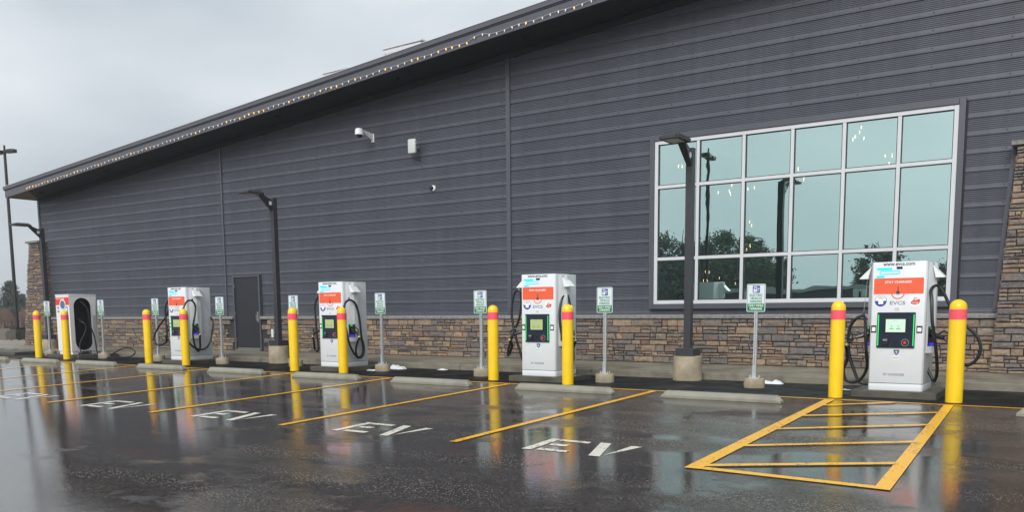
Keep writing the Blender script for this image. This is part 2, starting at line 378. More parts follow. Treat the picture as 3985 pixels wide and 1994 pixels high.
    if fresh: b.inputs['Strength'].default_value = .6
    else: l(ramp(puddle, 0, 1, .90, .11), b.inputs['Strength'])
    l(hh, b.inputs['Height']); l(b.outputs[0], p.inputs['Normal'])
    return m
M['asphalt'] = asphalt('wet_asphalt', (.018,.0145,.0125), (.27,.23,.18))
M['fresh'] = asphalt('fresh_asphalt', (.006,.006,.0065), (.06,.06,.06), True)

def paint(name, col, wear=.5):
    m = bpy.data.materials.new(name); m.use_nodes = True; t = m.node_tree; p = t.nodes['Principled BSDF']; n = t.nodes.new; l = t.links.new
    ge = n('ShaderNodeNewGeometry')
    v = n('ShaderNodeTexVoronoi'); v.inputs['Scale'].default_value = 60; l(ge.outputs['Position'], v.inputs['Vector'])
    no = n('ShaderNodeTexNoise'); no.inputs['Scale'].default_value = 5; no.inputs['Detail'].default_value = 7; no.inputs['Roughness'].default_value = .7; l(ge.outputs['Position'], no.inputs['Vector'])
    sep = n('ShaderNodeSeparateColor'); l(v.outputs['Color'], sep.inputs[0])
    a = n('ShaderNodeMath'); a.operation = 'MULTIPLY'; l(sep.outputs[0], a.inputs[0]); l(no.outputs['Fac'], a.inputs[1])
    r = n('ShaderNodeMapRange'); r.inputs['From Min'].default_value = wear; r.inputs['From Max'].default_value = wear+.06; l(a.outputs[0], r.inputs[0])
    x = n('ShaderNodeMixRGB'); l(r.outputs[0], x.inputs[0]); x.inputs[1].default_value = (*col,1); x.inputs[2].default_value = (.03,.027,.025,1)
    y = n('ShaderNodeMixRGB'); y.blend_type = 'MULTIPLY'; y.inputs[0].default_value = .15; l(x.outputs[0], y.inputs[1]); l(no.outputs['Fac'], y.inputs[2])
    g = n('ShaderNodeGamma'); g.inputs[1].default_value = .85; l(y.outputs[0], g.inputs[0])
    l(g.outputs[0], p.inputs['Base Color']); p.inputs['Roughness'].default_value = .3
    b = n('ShaderNodeBump'); b.inputs['Strength'].default_value = .35; b.inputs['Distance'].default_value = .004; l(v.outputs['Distance'], b.inputs['Height']); l(b.outputs[0], p.inputs['Normal'])
    return m
M['p_yel'] = paint('yellow_line_paint', (1.0,.46,.008), .45)
M['p_wht'] = paint('white_line_paint', (.80,.76,.64), .42)

# ------------------------------------------------------------------ ground
SL = 0.02708; YH = 12.6106
def gz(y):
    y = max(y, -8); return SL*(y-YH) if y < YH else 0.0
def sheet(name, x0, x1, ys, dz, m, parent=None, nx=1):
    vs = []; fs = []
    xs = [x0+(x1-x0)*i/nx for i in range(nx+1)]
    for y in ys:
        for x in xs: vs.append((x, y, gz(y)+dz))
    k = nx+1
    for j in range(len(ys)-1):
        for i in range(nx): fs.append((j*k+i, j*k+i+1, (j+1)*k+i+1, (j+1)*k+i))
    return MB().add(vs, fs).obj(name, m, parent)
grass = mat('rough_winter_grass', (.10,.085,.05), .9, noise=.4, nscale=.6, bump=.6, bscale=4)
o = sheet('terrain', -900, 900, [-900, -8, YH, 900], -.012, grass); tag(o, kind='structure')
lot = sheet('parking_lot', -75, 30, [-32, -8, 0, 7, YH], 0, M['asphalt']); tag(lot, kind='structure')
o = sheet('asphalt_strip', -75, 30, [YH-.02, 15.02], .004, M['fresh']); tag(o, kind='structure')

def quad_mark(name, pts, m, dz=.004):
    vs = [(x, y, gz(y)+dz) for x, y in pts]
    return MB().add(vs, [tuple(range(len(vs)))]).obj(name, m, lot)
# head line
quad_mark('parking_line', [(-32,12.68),(-20,12.66),(-20,12.76),(-32,12.78)], M['p_yel'])
quad_mark('parking_line', [(-20,12.66),(-10,12.60),(-10,12.70),(-20,12.76)], M['p_yel'])
quad_mark('parking_line', [(-10,12.60),(1.5,12.56),(1.5,12.66),(-10,12.70)], M['p_yel'])
for k in range(9):
    x = -5.83-2.74*k
    quad_mark('parking_line', [(x-.05,7.46),(x+.05,7.46),(x+.05,12.55),(x-.05,12.55)], M['p_yel'], .008)
# hatched bay beside the large charger
hm = [[(-3.10,7.325),(-2.95,7.325),(-3.11,12.55),(-3.24,12.55)], [(-1.475,7.245),(-1.35,7.235),(-1.62,12.55),(-1.735,12.55)],
      [(-2.95,7.325),(-1.475,7.245),(-1.475,7.345),(-2.95,7.43)]]
for q in hm: quad_mark('parking_line', q, M['p_yel'], .008)
for a, b in (((-2.95,7.50),(-1.50,8.35)), ((-2.99,8.60),(-1.535,9.57)), ((-3.02,9.77),(-1.60,10.77)), ((-3.06,10.88),(-1.66,11.81)), ((-3.09,11.92),(-2.32,12.56))):
    quad_mark('hatch_line', [(a[0],a[1]-.055),(b[0],b[1]-.055),(b[0],b[1]+.055),(a[0],a[1]+.055)], M['p_yel'], .012)
EV = [[(-4.945,7.47),(-4.835,7.47),(-4.865,8.14),(-4.975,8.14)], [(-4.835,8.03),(-4.47,8.03),(-4.49,8.13),(-4.845,8.13)],
      [(-4.805,7.77),(-4.595,7.77),(-4.60,7.87),(-4.82,7.87)], [(-4.78,7.49),(-4.43,7.49),(-4.44,7.59),(-4.79,7.59)],
      [(-4.15,7.45),(-4.025,7.45),(-4.255,8.135),(-4.38,8.135)], [(-4.02,7.52),(-3.985,7.66),(-3.88,8.10),(-4.0,8.10)]]
for k in range(7):
    mb = MB()
    for q in EV: mb.add([(x-2.74*k, y, gz(y)+.004) for x, y in q], [(0,1,2,3)])
    mb.obj('ev_lettering', M['p_wht'], lot)

# ------------------------------------------------------------------ kerb and sidewalk
walk = empty('sidewalk'); tag(walk, kind='structure')
x = -43.5
edges = []
xs = [-43.5+1.525*i for i in range(33)]
for i in range(len(xs)-1):
    a, b = xs[i]+.004, xs[i+1]-.004
    y1 = 19.6 if b < -33 else 17.5
    MB().box(a, b, 15.18, y1, -.05, .13+rnd.uniform(-.001,.001)).obj('slab', M['walk'], walk, bevel=.006, seg=1)
kx = -43.5
while kx < 4.5:
    L_ = 3.2
    mb = MB().prism_x([(15.0,-.1),(15.177,-.1),(15.177,.13),(15.03,.13),(15.008,.115)], kx+.006, kx+L_-.006)
    mb.obj('kerb_stone', M['curb'], walk, bevel=.004, seg=1); kx += L_

# ------------------------------------------------------------------ building
YW = 17.4; ZB0, SLP = 5.357, .085; XF0 = -32.56
def zb(x): return ZB0+SLP*(x-XF0)            # underside of fascia / soffit
XR = 5.0
bld = empty('commercial_building', (0,0,0)); tag(bld, 'dark grey corrugated metal building with sloping roof, stone base and big window', 'building')
WX0, WX1, WZ0, WZ1 = -8.07, -2.375, 1.37, 4.73
DX0, DX1, DZ1 = -21.68, -20.60, 2.30
SE0, SP = 1.161, .302                          # first seam, course height
# panel profile (z fraction from lower seam, y offset outward)
prof = [(0.0,-.008),(.001,-.008),(.002,.014),(.030,.015),(.040,.011),(.088,.010)]
zz = .092
for i in range(6):
    prof += [(zz,.010),(zz+.009,.0185),(zz+.013,.0185),(zz+.022,.010)]; zz += .0325
prof += [(.271,.011),(.273,-.010),(.302,-.010)]
def panel(x0, x1, n, zmax=9):
    z0 = SE0+SP*n
    def xl(z):
        xr = XF0+(z-(ZB0-.02))/SLP           # where the soffit line meets this height
        return max(x0, xr)
    if xl(z0) >= x1-.05: return
    vs = []; fs = []
    pf = [q for q in prof if q[0] <= zmax]
    for dz, dy in pf:
        z = z0+dz; a = min(xl(z), x1-.01)
        vs += [(a, YW-dy, z), (x1, YW-dy, z)]
    for i in range(len(pf)-1):
        fs.append((2*i, 2*i+1, 2*i+3, 2*i+2))
    me = bpy.data.meshes.new('siding_panel'); me.from_pydata(vs, [], fs); me.update(); me.materials.append(M['siding'])
    link('siding_panel', me, bld)
secs = [(-32.37,-22.16),(-22.10,-11.85),(-11.75,XR)]
screw = MB()
for n in range(0, 25):
    z0 = SE0+SP*n; z1 = z0+SP
    for si, (a, b) in enumerate(secs):
        if si == 1 and z0 < DZ1-.01:
            panel(a, DX0-.07, n); panel(DX1+.07, b, n)
        elif si == 2 and z1 > WZ0-.06 and z0 < WZ1+.02:
            if n == 0: panel(WX0-.13, WX1+.13, n, .125)
            panel(a, WX0-.13, n); panel(WX1+.13, b, n)
        else: panel(a, b, n)
        xx = a+.35
        while xx < b:
            inwin = WX0-.15 < xx < WX1+.15 and WZ0-.1 < z0 < WZ1+.1
            indoor = DX0-.1 < xx < DX1+.1 and z0 < DZ1
            if not inwin and not indoor and z0+.06 < zb(xx)-.15:
                screw.box(xx-.008, xx+.008, YW-.022, YW-.009, z0+.05, z0+.066)
            xx += 1.22
tag(screw.obj('screw_heads', M['backing'], bld), kind='stuff')
# vertical joint trims, corner trim, batter flashings
for tx, wd in ((-22.13,.07),(-11.80,.11)):
    MB().box(tx-wd/2, tx+wd/2, YW-.045, YW+.02, 1.165, zb(tx)-.02).obj('joint_trim', M['trim'], bld)
MB().box(-32.47,-32.372, YW-.035, YW+.3, .13, zb(-32.4)-.03).obj('corner_trim', M['trim'], bld)
# wall core (behind siding), built around the openings
def core(x0, x1, z0, z1f):
    MB().add([(x0,YW+.012,z0),(x1,YW+.012,z0),(x1,YW+.012,z1f(x1)),(x0,YW+.012,z1f(x0)),(x0,YW+.25,z0),(x1,YW+.25,z0),(x1,YW+.25,z1f(x1)),(x0,YW+.25,z1f(x0))],
             [(0,1,2,3),(7,6,5,4),(0,4,5,1),(3,2,6,7),(1,5,6,2),(0,3,7,4)]).obj('wall_core', M['backing'], bld)
tz = lambda x: zb(x)+.2
core(-32.37, DX0-.03, .0, tz); core(DX0-.03, DX1+.03, DZ1+.03, tz); core(DX1+.03, WX0-.03, .0, tz)
core(WX0-.03, WX1+.03, .0, lambda x: WZ0-.03); core(WX0-.03, WX1+.03, WZ1+.03, tz); core(WX1+.03, XR, .0, tz)
MB().add([(-32.37,YW+.25,0),(-32.37,34,0),(-32.37,34,5.5),(-32.37,YW+.25,5.5)],[(0,1,2,3)]).obj('end_wall', M['trim'], bld)
# soffit, fascia, roof
YF = 16.3
def slopebox(name, x0, x1, y0, y1, d0, d1, m):
    return MB().add([(x0,y0,zb(x0)+d0),(x1,y0,zb(x1)+d0),(x1,y1,zb(x1)+d0),(x0,y1,zb(x0)+d0),(x0,y0,zb(x0)+d1),(x1,y0,zb(x1)+d1),(x1,y1,zb(x1)+d1),(x0,y1,zb(x0)+d1)],
                    [(3,2,1,0),(4,5,6,7),(0,1,5,4),(1,2,6,5),(2,3,7,6),(3,0,4,7)]).obj(name, m, bld)
slopebox('fascia', XF0, XR, YF, YF+.03, 0, .235, M['fascia'])
slopebox('fascia', XF0-.015, XR, YF-.022, YF+.03, .238, .262, M['trim'])
slopebox('fascia', XF0-.02, XR, YF-.05, YF+.03, .264, .365, M['fascia'])
slopebox('drip_edge', XF0-.03, XR, YF-.062, YF+.03, .366, .378, M['alu'])
slopebox('fascia', XF0, XF0+.03, YF+.032, 34, 0, .36, M['fascia'])
slopebox('roof', XF0+.032, XR, YF+.032, 34, .30, .37, M['roof'])
slopebox('frieze', -32.36, XR, YW-.05, YW-.001, -.125, .0, M['soffit'])
# soffit boards: dark boards, and a corner triangle of paler brown slats
nb = 9
for i in range(nb):
    y0 = YF+.032+(YW-.05-YF-.032)*i/nb; y1 = YF+.032+(YW-.05-YF-.032)*(i+1)/nb-.008
    ta = 1-(i+.5)/nb
    xb = -32.30+1.25*ta
    slopebox('soffit_board', xb, XR, y0, y1, .018, .035, M['soffit'])
nsl = 12
for i in range(nsl):
    y0 = YF+.034+(YW-.05-YF-.034)*i/nsl; y1 = YF+.034+(YW-.05-YF-.034)*(i+1)/nsl-.03
    ta = 1-(i+.5)/nsl; xb = -32.32+1.25*ta
    slopebox('soffit_slat', XF0+.035, xb, y0, y1, .014, .03, M['soffit_slat'])
slopebox('soffit_core', XF0+.034, XR, YF+.034, YW+.2, .04, .06, M['soffit'])
for lx in (-31.2,-27.17,-22.99,-18.99,-14.73,-10.96,-6.9,-2.9):
    MB().cyl((lx,16.85), .085, zb(lx)-.006, zb(lx)+.017, 20).obj('soffit_light', M['void'], bld)

# stone generator ----------------------------------------------------
STV = []
for v in range(12):
    r = random.Random(100+v)
    vs = []
    def ring(sx, sz, y, j):
        return [(( -.5*sx)+r.uniform(-j,j), y+r.uniform(-j,j)*.6, -.5*sz+r.uniform(-j,j)), (r.uniform(-.15,.15), y+r.uniform(-j,j), -.5*sz+r.uniform(-j,j)),
                (.5*sx+r.uniform(-j,j), y+r.uniform(-j,j)*.6, -.5*sz+r.uniform(-j,j)), (.5*sx+r.uniform(-j,j), y+r.uniform(-j,j)*.6, .5*sz+r.uniform(-j,j)),
                (r.uniform(-.15,.15), y+r.uniform(-j,j), .5*sz+r.uniform(-j,j)), (-.5*sx+r.uniform(-j,j), y+r.uniform(-j,j)*.6, .5*sz+r.uniform(-j,j))]
    vs += ring(1,1,.5,0) + ring(1,1,-.15,.012) + ring(.93,.82,-.42,.05)
    vs.append((r.uniform(-.2,.2), -.5+r.uniform(-.2,.1), r.uniform(-.1,.1)))
    fs = []
    for k in (0, 6):
        fs += [(k+i, k+(i+1)%6, k+6+(i+1)%6, k+6+i) for i in range(6)]
    fs += [(12+i, 12+(i+1)%6, 18) for i in range(6)]
    STV.append(MB().add(vs, fs).mesh('stone', M['stone']))
def courses(z0, z1, r):
    z = z0; o = []
    while z < z1-.03:
        h = r.choice((.075,.09,.1,.115,.13,.145)); h = min(h, z1-z)
        if z1-(z+h) < .05: h = z1-z
        o.append((z, h)); z += h
    return o
def stone_fill(parent, xa, xb, z0, z1, y, seed, singles, skip=None, depth=.07, big=1.0):
    """xa, xb: functions of z (left, right edges)"""
    r = random.Random(seed); S = []
    for (z, h) in courses(z0, z1, r):
        x = xa(z+h/2); X1 = xb(z+h/2)
        while x < X1-.02:
            wd = r.choice((.14,.2,.26,.33,.42,.5))*r.uniform(.85,1.15)*big
            if X1-(x+wd) < .1: wd = X1-x
            if h > .095 and r.random() < .42:
                f = r.uniform(.38,.62); cuts = [(z, h*f), (z+h*f, h*(1-f))]
                for zc, hc in cuts:
                    xx = x
                    while xx < x+wd-.01:
                        w2 = wd if r.random() < .6 else wd*r.uniform(.35,.65)
                        w2 = min(w2, x+wd-xx)
                        if x+wd-(xx+w2) < .06: w2 = x+wd-xx
                        S.append((xx, zc, w2, hc)); xx += w2
            else: S.append((x, z, wd, h))
            x += wd
    S = [s for s in S if not (skip and skip(s))]
    order = sorted(S, key=lambda s: -((s[2]*s[3])/((s[0])**2*.6+y*y)))
    mb = MB(); 
    for i, (x, z, wd, h) in enumerate(order):
        me = STV[r.randrange(12)]; g = .005
        yy = y-r.uniform(-.014,.02)
        sx, sz = max(.03,wd-2*g), max(.02,h-2*g)
        if i < singles:
            o = link('stone', me, parent, (x+wd/2, yy+depth/2, z+h/2)); o.scale = (sx, depth, sz)
            o.rotation_euler = (0, r.uniform(-.012,.012), 0)
        else:
            mb.add([(x+wd/2+v.co.x*sx, yy+depth/2+v.co.y*depth, z+h/2+v.co.z*sz) for v in me.vertices], [tuple(p.vertices) for p in me.polygons])
    if mb.v: tag(mb.obj('stone_courses', M['stone'], parent), kind='stuff')

wains = empty('stone_wainscot'); tag(wains, 'low ledge stone wall base with grey cap running under the metal siding', 'stone wall')
MB().box(-31.8, DX0-.06, 17.345, 17.398, .05, 1.06).obj('mortar_bed', M['mortar'], wains)
MB().box(DX1+.06, -1.5, 17.345, 17.398, .05, 1.06).obj('mortar_bed', M['mortar'], wains)
stone_fill(wains, lambda z: -31.86, lambda z: -1.55, .132, 1.055, 17.29, 5, 300, skip=lambda s: s[0]+s[2] > DX0-.06 and s[0] < DX1+.06)
MB().box(.2, XR, 17.345, 17.398, .05, 1.06).obj('mortar_bed', M['mortar'], wains)
stone_fill(wains, lambda z: .12, lambda z: XR, .132, 1.055, 17.29, 6, 0)
MB().prism_x([(17.255,1.062),(17.40,1.062),(17.40,1.158),(17.27,1.145),(17.25,1.12)], .16, XR).obj('cap_stone', M['capstone'], wains)
cx_ = -31.9
while cx_ < -1.5:
    L_ = rnd.uniform(.85,1.05); 
    if not (cx_+L_ > DX0-.06 and cx_ < DX1+.06):
        MB().prism_x([(17.255,1.062),(17.40,1.062),(17.40,1.158),(17.27,1.145),(17.25,1.12)], cx_+.003, min(cx_+L_,-1.5)-.003).obj('cap_stone', M['capstone'], wains, bevel=.006, seg=1)
    elif cx_ < DX0-.1:
        MB().prism_x([(17.255,1.062),(17.40,1.062),(17.40,1.158),(17.27,1.145),(17.25,1.12)], cx_+.003, DX0-.063).obj('cap_stone', M['capstone'], wains, bevel=.006, seg=1)
        cx_ = DX1+.06-L_
    cx_ += L_
# pillars
def pillar(label, xl0, xl1, xr0, xr1, ztop, yf, yb, seed, group='tapered stone corner pillars'):
    p = empty('stone_pillar'); tag(p, label, 'pillar', group)
    f = lambda a, b: (lambda z: a+(b-a)*(z-.13)/(ztop-.13))
    l_, r_ = f(xl0, xl1), f(xr0, xr1)
    e = .05
    MB().add([(xl0+e,yf+e,.05),(xr0-e,yf+e,.05),(xr0-e,yb,.05),(xl0+e,yb,.05),(xl1+e,yf+e,ztop),(xr1-e,yf+e,ztop),(xr1-e,yb,ztop),(xl1+e,yb,ztop)],
             [(3,2,1,0),(4,5,6,7),(0,1,5,4),(1,2,6,5),(2,3,7,6),(3,0,4,7)]).obj('pillar_core', M['mortar'], p)
    stone_fill(p, l_, r_, .132, ztop-.03, yf, seed, 150, depth=.08)
    # side faces: stones turned 90 degrees
    r = random.Random(seed+1)
    for side, fx in ((1, r_), (-1, l_)):
        for (z, h) in courses(.132, ztop-.03, r):
            y = yf+.045
            while y < min(yb, yf+.9)-.03:
                wd = min(r.uniform(.14,.36), min(yb, yf+.9)-y)
                o = link('stone', STV[r.randrange(12)], p, (fx(z+h/2)-side*.035+side*r.uniform(-.005,.015), y+wd/2, z+h/2))
                o.rotation_euler = (0, 0, side*pi/2); o.scale = (wd-.008, .075, h-.01); y += wd
    MB().box(xl1-.09, xr1+.05, yf-.07, yb+.02, ztop-.025, ztop+.05).obj('cap_stone', M['capstone'], p, bevel=.008, seg=1)
    return p
pillar('tapered stone pillar at far left corner of building', -33.5, -32.72, -31.80, -32.04, 3.84, 17.07, 17.95, 31)
pillar('tapered stone pillar beside the big window at right edge', -1.69, -1.445, .15, -.1, 3.93, 17.07, 17.44, 47)
MB().add([(-1.72,17.36,1.17),(-1.655,17.36,1.17),(-1.48,17.36,3.95),(-1.545,17.36,3.95),(-1.72,17.395,1.17),(-1.655,17.395,1.17),(-1.48,17.395,3.95),(-1.545,17.395,3.95)],
         [(0,1,2,3),(0,3,7,4),(1,5,6,2),(3,2,6,7)]).obj('batter_flashing', M['trim'], bld)

# ------------------------------------------------------------------ door
door = empty('exit_door', (0,0,0), parent=bld); door.name = 'door'
fr = MB().box(DX0-.055, DX0, 17.30, 17.42, .14, DZ1+.05).box(DX1, DX1+.055, 17.30, 17.42, .14, DZ1+.05).box(DX0, DX1, 17.30, 17.42, DZ1, DZ1+.05)
fr.obj('door_frame', M['trim'], door)
lf = MB().box(DX0+.004, DX1-.004, 17.335, 17.375, .175, DZ1-.004).obj('door_leaf', M['door'], door, bevel=.004, seg=1)
MB().box(DX0+.004, DX1-.004, 17.27, 17.36, .135, .165).obj('threshold', M['steel'], door)
MB().box(DX0+.03, DX1-.03, 17.328, 17.333, .178, .215).obj('door_sweep', M['steel'], door)
MB().box(DX1-.12, DX1-.06, 17.322, 17.332, .98, 1.28).obj('lock_plate', M['steel'], door, bevel=.003)
MB().tube([(DX1-.09,17.32,1.02),(DX1-.09,17.27,1.03),(DX1-.09,17.27,1.20),(DX1-.09,17.32,1.21)], .011, 8).obj('door_handle', M['steel'], door, smooth=True)
for z in (.45,1.25,2.05): MB().box(DX0-.012, DX0+.012, 17.318, 17.33, z-.055, z+.055).obj('hinge', M['steel'], door)
# hose bib / conduit on stone right of the door
hb = MB().cyl((-19.93,17.2), .04, .55, .78, 12).tube([(-19.93,17.2,.7),(-19.93,17.33,.7)], .03).obj('wall_spigot_cover', M['white2'], smooth=True)
tag(hb, 'small white cover on the stone base right of the door, behind the lamp post', 'pipe cover')

# ------------------------------------------------------------------ window
win = empty('window', (0,0,0), parent=bld)
FY0, FY1 = 17.31, 17.45
def fbar(n, x0, x1, z0, z1, y0=FY0, y1=FY1, m='alu'): return MB().box(x0, x1, y0, y1, z0, z1).obj(n, M[m], win, bevel=.003, seg=1)
FW = .075
fbar('frame', WX0, WX0+FW, WZ0, WZ1); fbar('frame', WX1-FW, WX1, WZ0, WZ1)
fbar('frame', WX0+FW+.001, WX1-FW-.001, WZ0, WZ0+FW); fbar('frame', WX0+FW+.001, WX1-FW-.001, WZ1-FW, WZ1)
mxs = [WX0+(WX1-WX0)*i/6 for i in range(1,6)]
for x in mxs: fbar('mullion', x-.032, x+.032, WZ0+FW+.001, WZ1-FW-.001, FY0+.006)
rz = [2.31, 3.79]
cols = [WX0+FW]+mxs+[WX1-FW]
for z in rz:
    for i in range(6):
        a = cols[i]+(.033 if i else .001); b = cols[i+1]-(.033 if i < 5 else .001)
        fbar('rail', a, b, z-.032, z+.032, FY0+.008)
zr = [WZ0+FW]+rz+[WZ1-FW]
PT = RAD(0.0)
gasket = MB()
for i in range(6):
    a = cols[i]+(.033 if i else .001); b = cols[i+1]-(.033 if i < 5 else .001)
    for j in range(3):
        z0 = zr[j]+(.033 if j else .001); z1 = zr[j+1]-(.033 if j < 2 else .001)
        gasket.box(a, a+.012, FY0+.02, FY1-.03, z0, z1); gasket.box(b-.012, b, FY0+.02, FY1-.03, z0, z1)
        gasket.box(a+.012, b-.012, FY0+.02, FY1-.03, z0, z0+.012); gasket.box(a+.012, b-.012, FY0+.02, FY1-.03, z1-.012, z1)
        t = math.tan(PT+rnd.uniform(-.0012,.0012)); u = rnd.uniform(-.0012,.0012)
        xm = (a+b)/2; zm = (z0+z1)/2; y0 = 17.36
        vs = [(x, y0+(x-xm)*t+(z-zm)*u, z) for x, z in ((a+.01,z0+.01),(b-.01,z0+.01),(b-.01,z1-.01),(a+.01,z1-.01))]
        me = bpy.data.meshes.new('pane'); me.from_pydata(vs, [], [(0,1,2,3)]); me.materials.append(M['glass']); link('pane', me, win)
gasket.obj('gasket', M['gasket'], win)
TW = .105
def tbar(x0, x1, z0, z1): MB().box(x0, x1, 17.285, 17.40, z0, z1).obj('window_trim', M['trim'], win, bevel=.006, seg=1)
tbar(WX0-TW, WX0-.002, WZ0-TW, WZ1+TW); tbar(WX1+.002, WX1+TW, WZ0-TW, WZ1+TW)
tbar(WX0, WX1, WZ0-TW, WZ0-.002); tbar(WX0, WX1, WZ1+.002, WZ1+TW)
# room behind the window
room_m = mat('interior_dark_wall', (.05,.045,.04), .8, noise=.3, nscale=2)
MB().add([(-20,17.66,.1),(3,17.66,.1),(3,27,.1),(-20,27,.1),(-20,17.66,5.9),(3,17.66,5.9),(3,27,5.9),(-20,27,5.9)],
         [(0,1,2,3),(4,5,6,7),(3,2,6,7),(0,3,7,4),(1,2,6,5)]).obj('interior_walls', room_m, bld)
M['bulb_in'] = mat('warm_filament', (.8,.5,.3), .4, emit=(1,.62,.30), es=8)
CH = [[(3318,545),(3328,535),(3362,540),(3286,538),(3352,498),(3345,516)],[(3445,610),(3472,608),(3460,640)],[(3106,660),(3128,700)],[(2640,648),(2655,650),(2700,640)],
      [(2795,752),(2838,745),(2842,757),(2848,722),(2910,737),(2936,733)],[(2919,958),(2905,975)],[(2917,866),(2925,880)],[(2745,1060),(2760,1062),(2738,1096),(2752,1095)],[(2800,1085),(2862,1107)]]
def unproj(px, py, Y):
    d = r2*((px-CX)/F_PX) + u2*(-(py-CY)/F_PX) + fwd; t = Y/d.y
    return Vector((0,0,CAM_H))+d*t
for i, cl in enumerate(CH):
    Y = (20.5,21.5,20,19.5,21,22,22.5,23,24)[i]
    pts = [unproj(x, y, Y+rnd.uniform(-.3,.3)) for x, y in cl]
    cen = sum(pts, Vector())/len(pts); top = max(p.z for p in pts)+.25
    ce = empty('chandelier', tuple(cen)); tag(ce, ['cluster of bare warm bulbs glowing behind the upper right panes','pair of warm bulbs glowing behind the fifth upper pane','lone warm bulb behind the fourth upper pane','warm bulbs behind the first upper pane, left of the lamp post','cluster of warm bulbs behind the top of the second middle pane','warm bulbs low behind the third middle pane','faint warm bulbs halfway up the third middle pane','small warm bulbs behind the second lowest pane','small single bulbs deep inside behind the second lowest pane'][i], 'chandelier', 'chandeliers inside behind the window')
    mb = MB()
    for p in pts:
        q = p-cen
        mb.tube([(0,0,top-cen.z),(q.x*.6,q.y*.6,(top-cen.z)*.9),(q.x,q.y,q.z+.06)], .003, 4)
        s_ = .009 if i < 7 else .006
        b = MB().lathe((q.x,q.y), [(.008,q.z+.05),(s_,q.z+.01),(s_,q.z-.01),(s_*.5,q.z-.03)], 8).obj('bulb', M['bulb_in'], ce, smooth=True)
    mb.tube([(0,0,top-cen.z),(0,0,5.85-cen.z)], .01, 5).obj('stem', M['blackpl'], ce)

# ------------------------------------------------------------------ things on the facade
# dome camera on arm
dc = empty('dome_camera', (-16.03,YW,5.72)); dc.scale = (.72,.85,.68); tag(dc, 'white dome security camera on a bracket arm high on the siding', 'security camera')
MB().box(-.07,.07,-.035,-.02,-.17,.14).obj('wall_plate', M['white2'], dc, bevel=.006)
MB().add([(-.035,-.035,-.12),(.035,-.035,-.12),(.035,-.035,.13),(-.035,-.035,.13),(-.025,-.62,.20),(.025,-.62,.20),(.025,-.62,.245),(-.025,-.62,.245)],
         [(3,2,1,0),(4,5,6,7),(0,1,5,4),(1,2,6,5),(2,3,7,6),(3,0,4,7)]).obj('arm', M['white2'], dc, bevel=.006)
MB().lathe((0,-.60), [(.04,.23),(.11,.215),(.135,.16),(.14,.03),(.15,.015),(.15,-.005),(.115,-.01)], 28).obj('housing', M['white2'], dc, smooth=True)
MB().lathe((0,-.60), [(.09,-.01),(.088,-.05),(.065,-.095),(.03,-.115),(.005,-.12)], 24).obj('dome', M['blackpl'], dc, smooth=True)
# antenna box
ab = empty('antenna_box', (-14.52,YW,5.31)); ab.scale = (.80,.85,.70); tag(ab, 'pale rectangular wireless antenna box mounted on the siding with a short black lead', 'antenna')
bx_ = MB().box(-.145,.145,-.34,-.24,-.25,.25).obj('enclosure', M['offwhite'], ab, bevel=.03, seg=3, smooth=True)
for z in (-.16,-.04,.08,.19): MB().box(.135,.155,-.30,-.28,z-.012,z+.012).obj('clip', M['white2'], ab)
MB().box(-.05,.05,-.24,-.02,-.05,.05).obj('bracket', M['galv'], ab)
MB().tube(spline([(0,-.29,-.25),(0,-.29,-.34),(.02,-.26,-.42),(.10,-.1,-.47),(.12,-.03,-.47)],5), .009, 8).obj('cable', M['black'], ab, smooth=True)
# small wall camera
sc_ = empty('ball_camera', (-14.05,YW,4.28)); sc_.scale = (.72,.75,.72); tag(sc_, 'small round white camera with black lens low on the siding', 'security camera')
MB().lathe((0,0), [(.10,.02),(.10,.06),(.085,.08)], 24).obj('base_ring', M['white2'], sc_, smooth=True).rotation_euler = (RAD(90),0,0)
ball = MB().lathe((0,0), [(.03,.15),(.06,.135),(.078,.10),(.078,.07)][::-1], 20).obj('eyeball', M['blackpl'], sc_, smooth=True); ball.rotation_euler = (RAD(90),0,RAD(-14)); ball.location = (-.02,0,0)
# panels on roof
for (xx, lf_, lbl) in ((-15.2,1,'pale framed roof panel rising above the eave, further right'),(-17.3,0,'low pale framed roof panel on the eave, further left')):
    rp = empty('roof_panel', (xx,16.9,zb(xx)+.37)); tag(rp, lbl, 'roof panel', 'framed panels on the roof edge')
    h0 = .45 if lf_ else .37; s_ = SLP*1.6
    MB().add([(0,0,h0),(1.25,0,h0+.02),(1.25,1.2,h0+.02),(0,1.2,h0),(0,0,h0+.03),(1.25,0,h0+.05),(1.25,1.2,h0+.05),(0,1.2,h0+.03)],
             [(3,2,1,0),(4,5,6,7),(0,1,5,4),(1,2,6,5),(2,3,7,6),(3,0,4,7)]).obj('frame', M['alu'], rp)
    MB().box(.02,.06,.02,.06,0,h0).box(.6,.64,.02,.06,.04,h0).box(0,1.2,.03,.05,h0-.1,h0-.005).obj('stand', M['alu'], rp)
